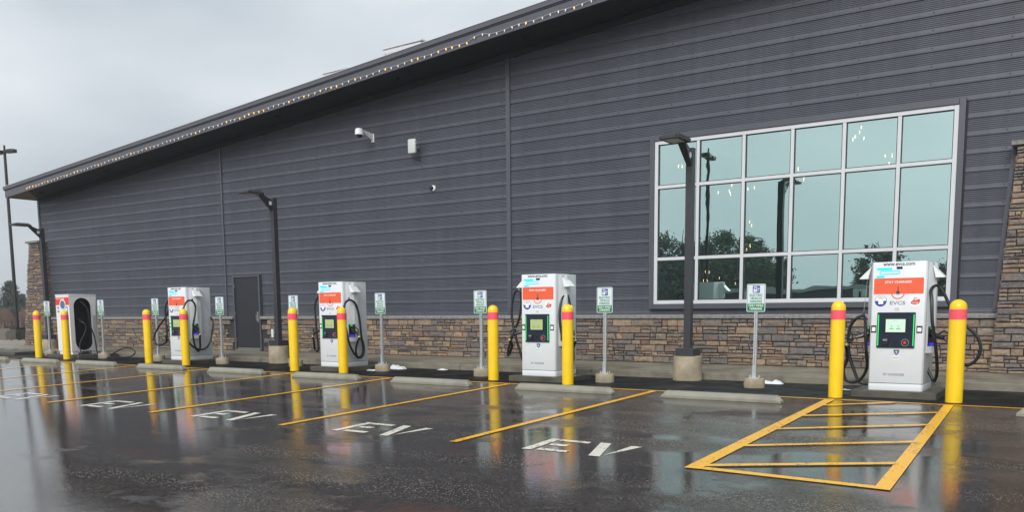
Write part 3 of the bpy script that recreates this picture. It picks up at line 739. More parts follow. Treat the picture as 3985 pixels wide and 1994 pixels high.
# light string
ls = empty('string_lights', (0,0,0)); tag(ls, 'string of small amber and clear bulbs hung along the sloping fascia', 'string lights')
M['amber'] = mat('amber_bulb', (.9,.5,.15), .2, emit=(1,.50,.12), es=.6)
M['clearb'] = mat('clear_bulb', (.75,.68,.62), .15, emit=(1,.8,.6), es=.12)
bm_ = MB().lathe((0,0), [(.010,0),(.019,-.02),(.021,-.035),(.012,-.062),(.003,-.072)], 10)
bmA, bmC = bm_.mesh('bulb', M['amber'], smooth=True), bm_.mesh('bulb', M['clearb'], smooth=True)
wire = []; bx = -31.0; kk = 0
while bx < -7.9:
    zz_ = zb(bx)+.085+.012*sin(kk*1.3)+(.05 if kk in (97,98) else 0)
    wire.append((bx, YF-.03, zz_))
    o = link('bulb', bmA if rnd.random() < .38 else bmC, ls, (bx, YF-.03, zz_)); o.rotation_euler = (rnd.uniform(-.3,.3), rnd.uniform(-.3,.3), 0); o.scale = (.72,.72,.8)
    bx += .2+rnd.uniform(-.02,.02); kk += 1
MB().tube(wire, .006, 5).obj('wire', M['galv'], ls)

# ------------------------------------------------------------------ bollards
R_ = .098
tape_prof = [(R_+.0025,1.105),(R_+.0025,1.238)]
def make_bollard():
    b = empty('bollard'); 
    MB().lathe((0,0), [(R_,-.02),(R_,1.27)]+[(R_*cos(a*pi/14), 1.27+R_*sin(a*pi/14)) for a in range(1,7)]+[(.006,1.27+R_)], 36).obj('sleeve', M['yellow'], b, smooth=True)
    t = MB().lathe((0,0), tape_prof, 36).obj('reflective_band', M['tape'], b, smooth=True)
    return b
bo = make_bollard(); freeze(bo)
BP = [(-25.90,13.60,'yellow bollard with red band, farthest left, in front of the first sign post'),(-24.18,13.48,'yellow bollard with red band beside the charger with the black oval recess'),
      (-20.28,13.44,'yellow bollard left of the second charger from the left'),(-18.62,13.34,'yellow bollard standing in front of the second charger from the left'),
      (-14.60,13.17,'yellow bollard left of the middle charger, hiding part of a green sign'),(-13.16,13.20,'yellow bollard covering the lower right of the middle charger'),
      (-9.31,13.16,'yellow bollard next to the sign left of the fourth charger'),(-7.63,12.98,'yellow bollard in front of the fourth charger behind a wheel stop'),
      (-3.19,12.92,'large yellow bollard left of the nearest charger'),(-1.68,13.00,'nearest and largest yellow bollard, right of the nearest charger')]
for i, (x, y, lb) in enumerate(BP):
    o = bo if i == 0 else copy_tree(bo)
    o.location = (x, y, .0); o.rotation_euler = (RAD(rnd.uniform(-.3,.3)), RAD(rnd.uniform(-.3,.3)), rnd.uniform(0,6)); tag(o, lb, 'bollard', 'yellow bollards guarding the chargers')
    if i == 9: o.scale = (1.08,1.08,1.0)

# ------------------------------------------------------------------ wheel stops
def make_stop(Ln=1.77):
    hl = Ln/2; pr = [(-.078,0),(.078,0),(.078,.045),(.038,.122),(-.038,.122),(-.078,.045)]
    m = MB(); n = 6; 
    secs_ = [(-hl,.0,1),(-hl+.0,0,1),( -hl+.09,1,0)]
    xs_ = [(-hl, .55), (-hl+.07, 1.0), (hl-.07, 1.0), (hl, .55)]
    vs = []
    for x, s in xs_:
        zt = .105 if s == 1.0 else .035
        vs += [(x, py*(1 if s == 1.0 else .92), min(pz, zt)) for py, pz in pr]
    fs = [tuple(range(5,-1,-1)), tuple(18+i for i in range(6))]
    for k in range(3): fs += [(k*6+i, k*6+(i+1)%6, (k+1)*6+(i+1)%6, (k+1)*6+i) for i in range(6)]
    return MB().add(vs, fs).mesh('wheel_stop', M['stop'], bevel=.005, seg=1)
wsm = make_stop()
SP_ = [(-26.08,12.36),(-23.46,12.34),(-20.90,12.37),(-18.08,12.28),(-15.37,12.22),(-12.53,12.09),(-9.89,12.05),(-7.12,11.98),(-4.53,11.96),(0.02,11.93)]
SLb = ['wheel stop at far left, its left end cut off by the picture edge','second wheel stop from the left, below the leftmost bollard','wheel stop in front of the charger with the black oval recess','wheel stop before the second charger, ending at its bollard','wheel stop in line with the dark lamp post near the door','wheel stop in front of the middle charger','wheel stop left of the fourth charger beside the small snow pile','wheel stop directly in front of the fourth charger','long wheel stop in front of the lamp post and nearest sign','wheel stop at right edge with only its end in view']
for (x, y), lb in zip(SP_, SLb):
    o = link('wheel_stop', wsm, None, (x, y, gz(y))); o.rotation_euler = (math.atan(SL), 0, rnd.uniform(-.006,.006))
    tag(o, lb, 'wheel stop', 'concrete wheel stops along the bays')

# ------------------------------------------------------------------ EV signs
def rrect(x0, x1, z0, z1, r, n=5):
    p = []
    for cx, cz, a in ((x1-r,z0+r,-pi/2),(x1-r,z1-r,0),(x0+r,z1-r,pi/2),(x0+r,z0+r,pi)):
        p += [(cx+r*cos(a+i*pi/2/n), cz+r*sin(a+i*pi/2/n)) for i in range(n+1)]
    return p
def make_sign():
    s = empty('ev_parking_sign')
    MB().lathe((0,0), [(.163,-.02),(.163,.135),(.155,.152),(.0,.153)][:3]+[(.01,.154)], 30).obj('concrete_base', M['conc'], s, smooth=True)
    MB().box(-.085,.085,-.05,.05,.153,.165).obj('base_plate', M['galv'], s)
    for bx_, by_ in ((-.07,-.035),(.07,-.035),(.07,.035),(-.07,.035)): MB().cyl((bx_,by_), .009, .16, .20, 8).obj('anchor_bolt', M['galv'], s)
    mb = MB().box(-.026,-.021,-.018,.022,.165,1.62).box(.021,.026,-.018,.022,.165,1.62)
    # perforated web: two strips and rungs leave the row of holes open
    mb.box(-.021,-.006,-.022,-.018,.165,1.62).box(.006,.021,-.022,-.018,.165,1.62)
    z = .165
    while z < 1.21: mb.box(-.006,.006,-.022,-.018,z,z+.014); z += .0254
    mb.obj('post', M['galv'], s)
    MB().box(-.030,.030,-.028,-.0225,.165,.36).box(-.034,-.028,-.028,.026,.165,.36).obj('sleeve', M['galv'], s)
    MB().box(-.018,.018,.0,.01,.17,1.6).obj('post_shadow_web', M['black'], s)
    pl = MB().prism_y(rrect(-.150,.150,1.215,1.655,.025), -.0265, -.0235).obj('sign_plate', M['signwhite'], s)
    y = -.0285
    # green outline
    a = rrect(-.140,.140,1.225,1.645,.02); b = rrect(-.134,.134,1.231,1.639,.016); n = len(a)
    MB().add([(x,y,z) for x,z in a]+[(x,y,z) for x,z in b], [(i,(i+1)%n,n+(i+1)%n,n+i) for i in range(n)]).obj('border', M['green'], pl)
    MB().add([(x,y,z) for x,z in rrect(-.134,.134,1.231,1.345,.016)], [tuple(range(24))]).obj('green_band', M['green'], pl)
    MB().add([(x,y,z) for x,z in rrect(-.055,.06,1.515,1.625,.006)], [tuple(range(24))]).obj('symbol_panel', M['blueink'], pl)
    t = text_mb('ELECTRIC', -.104,.104,1.458,1.498, y); text_mb('VEHICLE', -.094,.094,1.408,1.448, y, t); text_mb('PARKING', -.098,.098,1.358,1.398, y, t)
    t.obj('lettering', M['green'], pl)
    y2 = -.030
    t = text_mb('ONLY WHILE', -.118,.118,1.296,1.332, y2); text_mb('CHARGING', -.098,.098,1.246,1.284, y2, t); t.obj('lettering', M['whiteink'], pl)
    mb = MB()
    def q(x0,x1,z0,z1): mb.add([(x0,y2,z0),(x1,y2,z0),(x1,y2,z1),(x0,y2,z1)], [(0,1,2,3)])
    q(-.042,.008,1.525,1.57); q(-.036,-.028,1.57,1.61); q(-.006,.002,1.57,1.61); q(-.036,.002,1.602,1.612); q(.002,.018,1.600,1.606); q(.014,.020,1.545,1.602); q(.014,.042,1.540,1.546); q(.038,.044,1.545,1.575); q(.032,.050,1.575,1.592)
    mb.obj('pump_symbol', M['whiteink'], pl)
    MB().add([(-.022,-.0315,1.532),(-.010,-.0315,1.532),(-.010,-.0315,1.558),(-.022,-.0315,1.558)],[(0,1,2,3)]).obj('pump_symbol', M['greyink'], pl)
    for z in (1.642,1.228): MB().disc_y((0,z), -.0335, -.026, .008, 10).obj('bolt', M['galv'], pl)
    return s
sg = make_sign(); freeze(sg)
SG = [(-26.75,14.40,'green and white EV parking sign at far left before the stone pillar'),(-23.67,14.28,'EV parking sign in front of the white charger with black oval recess'),(-20.87,14.12,'EV parking sign left of the second charger, beside a bollard'),
      (-18.22,14.10,'EV parking sign between the second charger and the door'),(-15.76,14.26,'EV parking sign half hidden behind a yellow bollard left of middle charger'),(-12.78,13.98,'EV parking sign right of the middle charger beside the snow pile'),
      (-10.05,13.82,'EV parking sign left of the fourth charger beside a bollard'),(-7.29,13.68,'EV parking sign right of the fourth charger'),(-4.69,13.88,'nearest and largest EV parking sign, right of the big lamp post')]
for i, (x, y, lb) in enumerate(SG):
    o = sg if i == 0 else copy_tree(sg)
    o.location = (x, y, 0); o.rotation_euler = (0,RAD(rnd.uniform(-.4,.4)),RAD(rnd.uniform(-3,3))); tag(o, lb, 'sign', 'electric vehicle parking signs')

# ------------------------------------------------------------------ lamp posts
def make_lamp(H=4.03, arm=True):
    s = empty('lamp_post')
    MB().lathe((0,0), [(.262,-.03),(.258,.02),(.25,.40),(.246,.428),(.235,.435),(.01,.436)], 36).obj('concrete_base', M['conc'], s, smooth=True)
    MB().box(-.17,.17,-.17,.17,.437,.575).obj('base_cover', M['pole'], s, bevel=.006)
    MB().box(-.064,.064,-.064,.064,.57,H).obj('pole', M['pole'], s, bevel=.006)
    MB().box(-.068,.068,-.068,.068,H+.001,H+.012).obj('pole_cap', M['pole'], s)
    # arm: tapered web from the pole up and out to the head (towards -Y)
    MB().add([(-.045,-.065,H-.30),(.045,-.065,H-.30),(.045,-.065,H-.04),(-.045,-.065,H-.04),(-.07,-.40,H+.03),(.07,-.40,H+.03),(.07,-.40,H+.08),(-.07,-.40,H+.08)],
             [(3,2,1,0),(4,5,6,7),(0,1,5,4),(1,2,6,5),(2,3,7,6),(3,0,4,7)]).obj('arm', M['pole'], s, bevel=.008)
    MB().disc_y((0,0),-.002,.002,.05,16).obj('arm_label', M['white2'], s).matrix_local = Matrix.Translation((.052,-.14,H-.12)) @ Matrix.Rotation(RAD(90),4,'Z')
    hd = MB().prism([(-.10,-.36),(.10,-.36),(.185,-.44),(.185,-.90),(.13,-.97),(-.13,-.97),(-.185,-.90),(-.185,-.44)][::-1], H+.045, H+.085)
    hd.add([(-.10,-.36,H+.085),(.10,-.36,H+.085),(.185,-.44,H+.085),(.185,-.90,H+.085),(.13,-.97,H+.085),(-.13,-.97,H+.085),(-.185,-.90,H+.085),(-.185,-.44,H+.085),
            (-.08,-.40,H+.11),(.08,-.40,H+.11),(.15,-.47,H+.12),(.15,-.87,H+.115),(.11,-.93,H+.11),(-.11,-.93,H+.11),(-.15,-.87,H+.115),(-.15,-.47,H+.12)],
           [(i,(i+1)%8,8+(i+1)%8,8+i) for i in range(8)]+[tuple(range(8,16))])
    h = hd.obj('lamp_head', M['pole'], s)
    MB().box(-.11,.11,-.86,-.52,H+.038,H+.044).obj('led_lens', M['lens'], h)
    f = MB()
    for k in range(7): f.box(-.13,.13,-.46-.055*k-.012,-.46-.055*k,H+.115,H+.138)
    f.obj('cooling_fins', M['pole'], h)
    for z in (H-.05,H-.2): MB().disc_y((0,0),-.003,.003,.008,8).obj('bolt', M['steel'], s).location = (0.03,-.068,z)
    return s
lp = make_lamp(); freeze(lp)
LPS = [(-29.05,15.62,'dark square lamp post at far left before the stone pillar'),(-17.16,14.99,'dark square lamp post near the grey door'),(-6.22,14.80,'tall dark lamp post on concrete base in front of the window')]
for i, (x, y, lb) in enumerate(LPS):
    o = lp if i == 0 else copy_tree(lp); o.location = (x, y, 0); tag(o, lb, 'lamp post', 'square parking lot lamp posts')
def tall_lamp(x, y, H, label, rz=0, base=True):
    s = empty('lamp_post', (x,y,gz(y)), rz); tag(s, label, 'lamp post')
    b = MB().box(-.38,.38,-.38,.38,-.05,.42).box(-.34,.34,-.34,.34,.421,.52); b.obj('concrete_base', M['conc_d'], s, bevel=.02)
    MB().box(-.24,.24,-.24,.24,.521,.62).obj('base_cover', M['bronze'], s)
    MB().tube([(0,0,.6),(0,0,H)], [.085,.062], 16).obj('pole', M['bronze'], s, smooth=True)
    for sg_ in (1,-1):
        h = MB().prism([(.1*sg_,-.16),(.62*sg_,-.19),(.74*sg_,-.1),(.74*sg_,.1),(.62*sg_,.19),(.1*sg_,.16)], H-.02, H+.12).obj('lamp_head', M['bronze'], s, bevel=.02)
        MB().box(min(.15*sg_,.6*sg_),max(.15*sg_,.6*sg_),-.12,.12,H-.028,H-.021).obj('led_lens', M['lens'], h)
    MB().box(-.03,.03,-.03,.03,H,H+.35).obj('mast_tip', M['bronze'], s)
    return s
tall_lamp(-43.2, 21.75, 8.75, 'very tall bronze lamp post on square concrete pedestal beyond the left corner', RAD(8))
tall_lamp(-13.9, -.2, 7.7, 'tall lamp post across the lot seen reflected in the window', RAD(80))

# ------------------------------------------------------------------ chargers
W2 = .36; DEP = .72; HT = 1.80
def fx(px, py):      # picture position on the large charger -> local x
    xl = 310-37*(py-85)/1035; xr = 752-44*(py-65)/1065
    return (px-xl)/(xr-xl)*2*W2-W2
def fz(px, py):
    t = (px-310)/442
    yt = 85-20*t; yb = 1115+14*t
    return HT*(1-(py-yt)/(yb-yt))
def fbox(mb, px0, px1, py0, py1, y0, y1):
    pm = (py0+py1)/2; pc = (px0+px1)/2
    mb.box(fx(px0,pm), fx(px1,pm), y0, y1, fz(pc,py1), fz(pc,py0)); return mb
def side_poly(s): return [(s*.352,.085),(s*.445,.26),(s*.445,.37),(s*.352,.40)]
def make_charger():
    c = empty('ev_charger')
    MB().prism([(-W2,.03),(-W2+.02,.0),(W2-.02,.0),(W2,.03),(W2,DEP),(-W2,DEP)], .105, HT).obj('body', M['white'], c, bevel=.006, smooth=True)
    MB().prism([(-W2,.03),(-W2+.02,.0),(W2-.02,.0),(W2,.03),(W2,DEP),(-W2,DEP)], .0, .098).obj('plinth', M['white'], c, bevel=.004, smooth=True)
    MB().box(-W2+.01,W2-.01,.012,DEP-.01,.096,.108).obj('plinth_gap', M['void'], c)
    for s in (-1,1):
        pl = side_poly(s); 
        MB().prism(pl if s > 0 else pl[::-1], .53, HT-.02).obj('side_housing', M['white'], c, bevel=.004)
        # rain hood
        MB().add([(s*.40,.16,1.745),(s*.40,.34,1.745),(s*.46,.16,1.70),(s*.46,.34,1.70),(s*.555,.15,1.585),(s*.555,.35,1.585),(s*.44,.15,1.585),(s*.44,.35,1.585),(s*.555,.15,1.575),(s*.555,.35,1.575),(s*.44,.15,1.575),(s*.44,.35,1.575)],
                 [(0,1,5,4),(0,4,6),(1,7,5),(4,5,9,8),(8,9,11,10),(4,8,10,6),(5,7,11,9),(0,6,7,1),(6,10,11,7)]).obj('rain_hood', M['white2'], c)
        # holster
        hp = MB().add([(s*.382,.135,.63),(s*.452,.265,.63),(s*.452,.265,.90),(s*.382,.135,.90),(s*.372,.14,.63),(s*.442,.27,.63),(s*.442,.27,.90),(s*.372,.14,.90)],
                 [(0,1,2,3),(0,3,7,4),(1,5,6,2),(3,2,6,7),(0,4,5,1)]).obj('holster', M['blackpl'], c)
        q = lambda t, z: (s*(.384+.070*t), .131+.13*t, z)
        e_ = .002
        def qq(t0,t1,z0,z1,n_,m_):
            vs = [q(t0,z0),q(t1,z0),q(t1,z1),q(t0,z1)]; nx_, ny_ = s*.13, -.07
            ln = math.hypot(nx_,ny_); vs = [(x+nx_/ln*e_*2, y+ny_/ln*e_*2, z) for x,y,z in vs]
            MB().add(vs, [(0,1,2,3)]).obj(n_, m_, hp)
        qq(.25,.62,.868,.888,'status_lamp',M['greenled']); qq(.1,.85,.64,.672,'status_lamp',M['blueled'])
        # connector gun plugged in holster
        g = MB().tube([(s*.42,.20,.80),(s*.50,.16,.765),(s*.58,.13,.74)], [.038,.034,.026], 10)
        g.tube([(s*.51,.165,.80),(s*.58,.14,.84),(s*.66,.12,.80),(s*.67,.12,.735),(s*.60,.13,.72)], .013, 8)
        g.tube([(s*.60,.13,.735),(s*.68,.12,.66)], [.024,.019], 10)
        g.obj('connector', M['blackpl'], c, smooth=True)
        MB().tube([(s*.685,.12,.652),(s*.705,.12,.625)], .0225, 10).obj('cable_tag', mat('cable_tag_%d'%s, (.55,.52,.2), .5), c, smooth=True)
    F = -.0016
    # lettering on top
    t = text_mb('www.evcs.com', fx(400,96), fx(652,96), fz(520,108), fz(520,86), F); t.obj('lettering', M['ink'], c)
    mb = MB(); fbox(mb, 507,554,115,135, -.003, .001); mb.obj('label', M['blackpl'], c)
    # cyan light bars
    def caps(px0, px1, py0, py1, n_):
        z0, z1 = fz((px0+px1)/2,py1), fz((px0+px1)/2,py0); x0, x1 = fx(px0,(py0+py1)/2), fx(px1,(py0+py1)/2); r = (z1-z0)/2*.98
        return rrect(x0, x1, z0, z1, r)
    MB().prism_y(caps(348,473,127,144,0), -.004, .001).obj('light_bar', M['cyan'], c)
    MB().prism_y(caps(345,411,190,206,0), -.004, .001).obj('light_bar', M['cyan'], c)
    a = caps(370,536,147,179,0)
    cxm = sum(p[0] for p in a)/len(a); czm = sum(p[1] for p in a)/len(a)
    zz0, zz1 = min(p[1] for p in a), max(p[1] for p in a); xx0, xx1 = min(p[0] for p in a), max(p[0] for p in a)
    b = rrect(xx0+.013, xx1-.013, zz0+.013, zz1-.013, (zz1-zz0-.026)/2*.98); n = len(a)
    MB().add([(x,-.004,z) for x,z in a]+[(x,-.004,z) for x,z in b], [(i,(i+1)%n,n+(i+1)%n,n+i) for i in range(n)]).obj('light_bar', M['cyan'], c)
    # orange panel with a round notch
    x0, x1 = fx(328,205), fx(718,330); zt = fz(520,206); zl = fz(520,334)
    ccx, ccz = fx(518,323), fz(518,323); rn = .116
    pts = []
    n_ = 20; a0 = math.asin((zl-ccz)/rn)
    arc = [(ccx+rn*cos(t_), ccz+rn*sin(t_)) for t_ in [pi-a0-(pi-2*a0)*i/n_ for i in range(n_+1)]]
    r_ = .012
    poly = [(x0,zl+.0)]+arc+[(x1,zl),(x1,zt-r_),(x1-r_,zt),(x0+r_,zt),(x0,zt-r_)]
    bm = bmesh.new(); vv = [bm.verts.new((x,F,z)) for x,z in poly]; bm.faces.new(vv); bmesh.ops.triangulate(bm, faces=bm.faces[:]); 
    me = bpy.data.meshes.new('brand_panel'); bm.to_mesh(me); bm.free(); me.materials.append(M['orange']); bp = link('brand_panel', me, c)
    text_mb('STAY CHARGED', fx(415,238), fx(627,238), fz(520,247), fz(520,229), F-.0015).obj('lettering', M['whiteink'], bp)
    MB().disc_y((ccx,ccz), F-.001, .0, .090, 36, .076, pi/2+.35, pi/2+2*pi-.35).obj('logo_ring', M['orange'], c)
    pb = MB().box(ccx-.005,ccx+.005,F-.002,.0,ccz+.02,ccz+.085).prism_y([(ccx-.022,ccz-.018),(ccx+.022,ccz-.018),(ccx+.022,ccz+.008),(ccx+.008,ccz+.024),(ccx-.008,ccz+.024),(ccx-.022,ccz+.008)], F-.002, 0)
    pb.box(ccx-.015,ccx-.009,F-.002,0,ccz-.038,ccz-.0185).box(ccx+.009,ccx+.015,F-.002,0,ccz-.038,ccz-.0185); pb.obj('plug_symbol', M['ink'], c)
    text_mb('EVCS', fx(453,407), fx(577,407), fz(515,422), fz(515,392), F).obj('lettering', M['greyink'], c)
    # round stickers
    def half(cx,cz,r,top,y):
        aa = [ (cx+r*cos(i*pi/14+(0 if top else pi)), cz+r*sin(i*pi/14+(0 if top else pi))) for i in range(15)]
        return MB().add([(x,y,z) for x,z in aa], [tuple(range(15))])
    sx, sz, rs = fx(380,392), fz(380,392), .079
    st = MB().disc_y((sx,sz), -.0015, 0, rs, 30).obj('round_sticker', M['blueink2'], c)
    half(sx,sz,rs-.005,True,-.0028).obj('sticker_print', M['whiteink'], st); half(sx,sz,rs-.005,False,-.0028).obj('sticker_print', M['blueink'], st)
    MB().box(sx-.03,sx+.035,-.0045,-.0035,sz-.045,sz+.02).obj('sticker_print', M['whiteink'], st)
    MB().box(sx-.04,sx+.04,-.0045,-.0035,sz+.034,sz+.039).box(sx-.025,sx+.025,-.0045,-.0035,sz+.05,sz+.054).obj('sticker_print', M['ink'], st)
    sx, sz = fx(652,390), fz(652,390)
    st = MB().disc_y((sx,sz), -.0015, 0, rs+.003, 30).obj('round_sticker', M['whiteink'], c)
    sw = MB()
    for poly in ([(-.055,-.035),(.0,-.05),(.05,-.035),(.066,.0),(.06,.028),(.02,.02),(-.01,-.005),(.0,.012),(-.03,-.012)],[(-.06,-.02),(-.035,-.03),(.01,.03),(-.005,.034)]):
        sw.add([(sx+x,-.0028,sz+z) for x,z in poly], [tuple(range(len(poly)))])
    sw.obj('sticker_print', M['rednk'], st)
    text_mb('Energy', sx-.032, sx+.045, sz-.034, sz-.012, -.0042).obj('lettering', M['whiteink'], st)
    text_mb('100%', sx-.014, sx+.026, sz+.038, sz+.052, -.0042).obj('lettering', M['rednk'], st)
    mb = MB(); fbox(mb, 487,533,437,473, -.0015, 0); lb = mb.obj('label', M['whiteink'], c)
    mb = MB()
    for k in range(4): fbox(mb, 491,529,445+7*k,447.5+7*k, -.003, -.002)
    mb.obj('label_print', M['greyink'], lb)
    # console
    cx0, cx1, cz0, cz1 = fx(352,625), fx(654,625), fz(503,770), fz(503,483)
    con = MB().box(cx0,cx1,-.022,.0,cz0,cz1).obj('console', M['navy'], c, bevel=.003, seg=1)
    for xx in (cx0+.018, cx1-.018): MB().box(xx-.006,xx+.006,-.026,-.0225,cz0+.03,cz1-.03).obj('status_light', M['greenled'], con)
    sx0, sx1, sz0, sz1 = fx(425,590), fx(580,590), fz(503,642), fz(503,538)
    MB().box(sx0-.022,sx1+.022,-.030,-.0225,sz0-.022,sz1+.022).obj('screen_bezel', M['blackpl'], con, bevel=.003, seg=1)
    scn = MB().box(sx0,sx1,-.0325,-.0305,sz0,sz1).obj('screen', M['screen'], con)
    ic = MB(); w_ = sx1-sx0; h_ = sz1-sz0
    bt = MB()
    for f_ in (.30,.65):
        xc = sx0+w_*f_; ic.disc_y((xc,sz0+h_*.46), -.0345,-.0335,.011,12,.006); ic.box(xc-.009,xc+.009,-.0345,-.0335,sz0+h_*.33,sz0+h_*.36)
        bt.box(xc-.03,xc+.03,-.0345,-.0335,sz0+h_*.22,sz0+h_*.27)
    ic.box(sx0+w_*.35,sx0+w_*.65,-.0345,-.0335,sz0+h_*.87,sz0+h_*.89)
    ic.obj('screen_icon', M['greyink'], con); bt.obj('screen_button', M['blueink2'], con)
    mb = MB(); fbox(mb, 397,443,690,750, -.045, -.0225); cr_ = mb.obj('card_reader', M['blackpl'], con, bevel=.008)
    mb = MB(); fbox(mb, 402,438,700,712, -.0475, -.0455); mb.obj('reader_display', M['greyink'], con)
    mb = MB(); fbox(mb, 489,511,714,734, -.025, -.0225); mb.obj('card_window', M['void'], con)
    bx_, bz_ = fx(577,727), fz(577,727)
    MB().disc_y((bx_,bz_), -.0265,-.0225,.050,28,.043).obj('button_ring', M['greyink'], con)
    MB().disc_y((bx_,bz_), -.030,-.0225,.040,24).obj('button_collar', M['blackpl'], con)
    MB().disc_y((bx_,bz_), -.045,-.0305,.020,18).obj('stop_button', M['red'], con)
    # holders with pale cards (no codes)
    for a_, b_ in ((303,345),(664,710)):
        mb = MB(); fbox(mb, a_,b_,590,649, -.004, 0); h_o = mb.obj('card_holder', M['blackpl'], c, bevel=.001, seg=1)
        mb = MB(); fbox(mb, a_+7,b_-7,604,637, -.0062, -.0045); mb.obj('card', M['whiteink'], h_o)
    # shield sticker and small print
    ax, az = fx(507,806), fz(507,806); q_ = .038
    MB().prism_y([(ax,az-.045),(ax+.030,az-.015),(ax+q_,az+.02),(ax+q_,az+.036),(ax-q_,az+.036),(ax-q_,az+.02),(ax-.030,az-.015)], -.0015, 0).obj('shield_sticker', M['blueink2'], c)
    MB().box(ax-.03,ax+.03,-.0032,-.0025,az+.019,az+.031).obj('shield_print', M['green'], c)
    MB().add([(ax-.012,-.003,az+.0),(ax+.003,-.003,az-.004),(ax-.006,-.003,az-.028),(ax+.014,-.003,az+.004),(ax+.0,-.003,az+.006),(ax+.008,-.003,az+.016),(ax-.008,-.003,az+.016)], [(0,1,2,3,4,5,6)]).obj('shield_print', M['whiteink'], c)
    mb = MB(); fbox(mb, 474,532,838,862, -.0015, 0); lb = mb.obj('label', M['whiteink'], c)
    text_mb('ELECTRIC', fx(478,850), fx(528,850), fz(503,854), fz(503,846), -.003).obj('lettering', M['ink'], lb)
    text_mb('EV CHARGER', fx(402,988), fx(571,988), fz(486,998), fz(486,978), F).obj('lettering', M['greyink'], c)
    # side details: lock and vents
    MB().box(W2-.004,W2+.003,.05,.058,.95,1.1).obj('door_latch', M['greyink'], c)
    MB().add([(W2+.002,.3,.24),(W2+.002,.33,.24),(W2+.002,.33,.27),(W2+.002,.3,.27)],[(0,1,2,3)]).obj('keyhole', M['void'], c)
    for z in (1.765,): 
        for s in (-1,1): MB().box(s*.41-.006,s*.41+.006,.165,.18,z-.006,z+.006).obj('screw', M['void'], c)
    return c
ch = make_charger(); freeze(ch)
CHP = [(-19.24,13.60,'white EV charger second from left, a long cable loop on its right side','C1'),(-13.77,13.48,'white EV charger in the middle, just right of the dark lamp post and door','C2'),
       (-8.41,13.27,'white EV charger fourth from left, its screen left of a bollard','C3'),(-2.475,13.27,'nearest and largest white EV charger between two bollards in front of the window','C4')]
PADH = .10
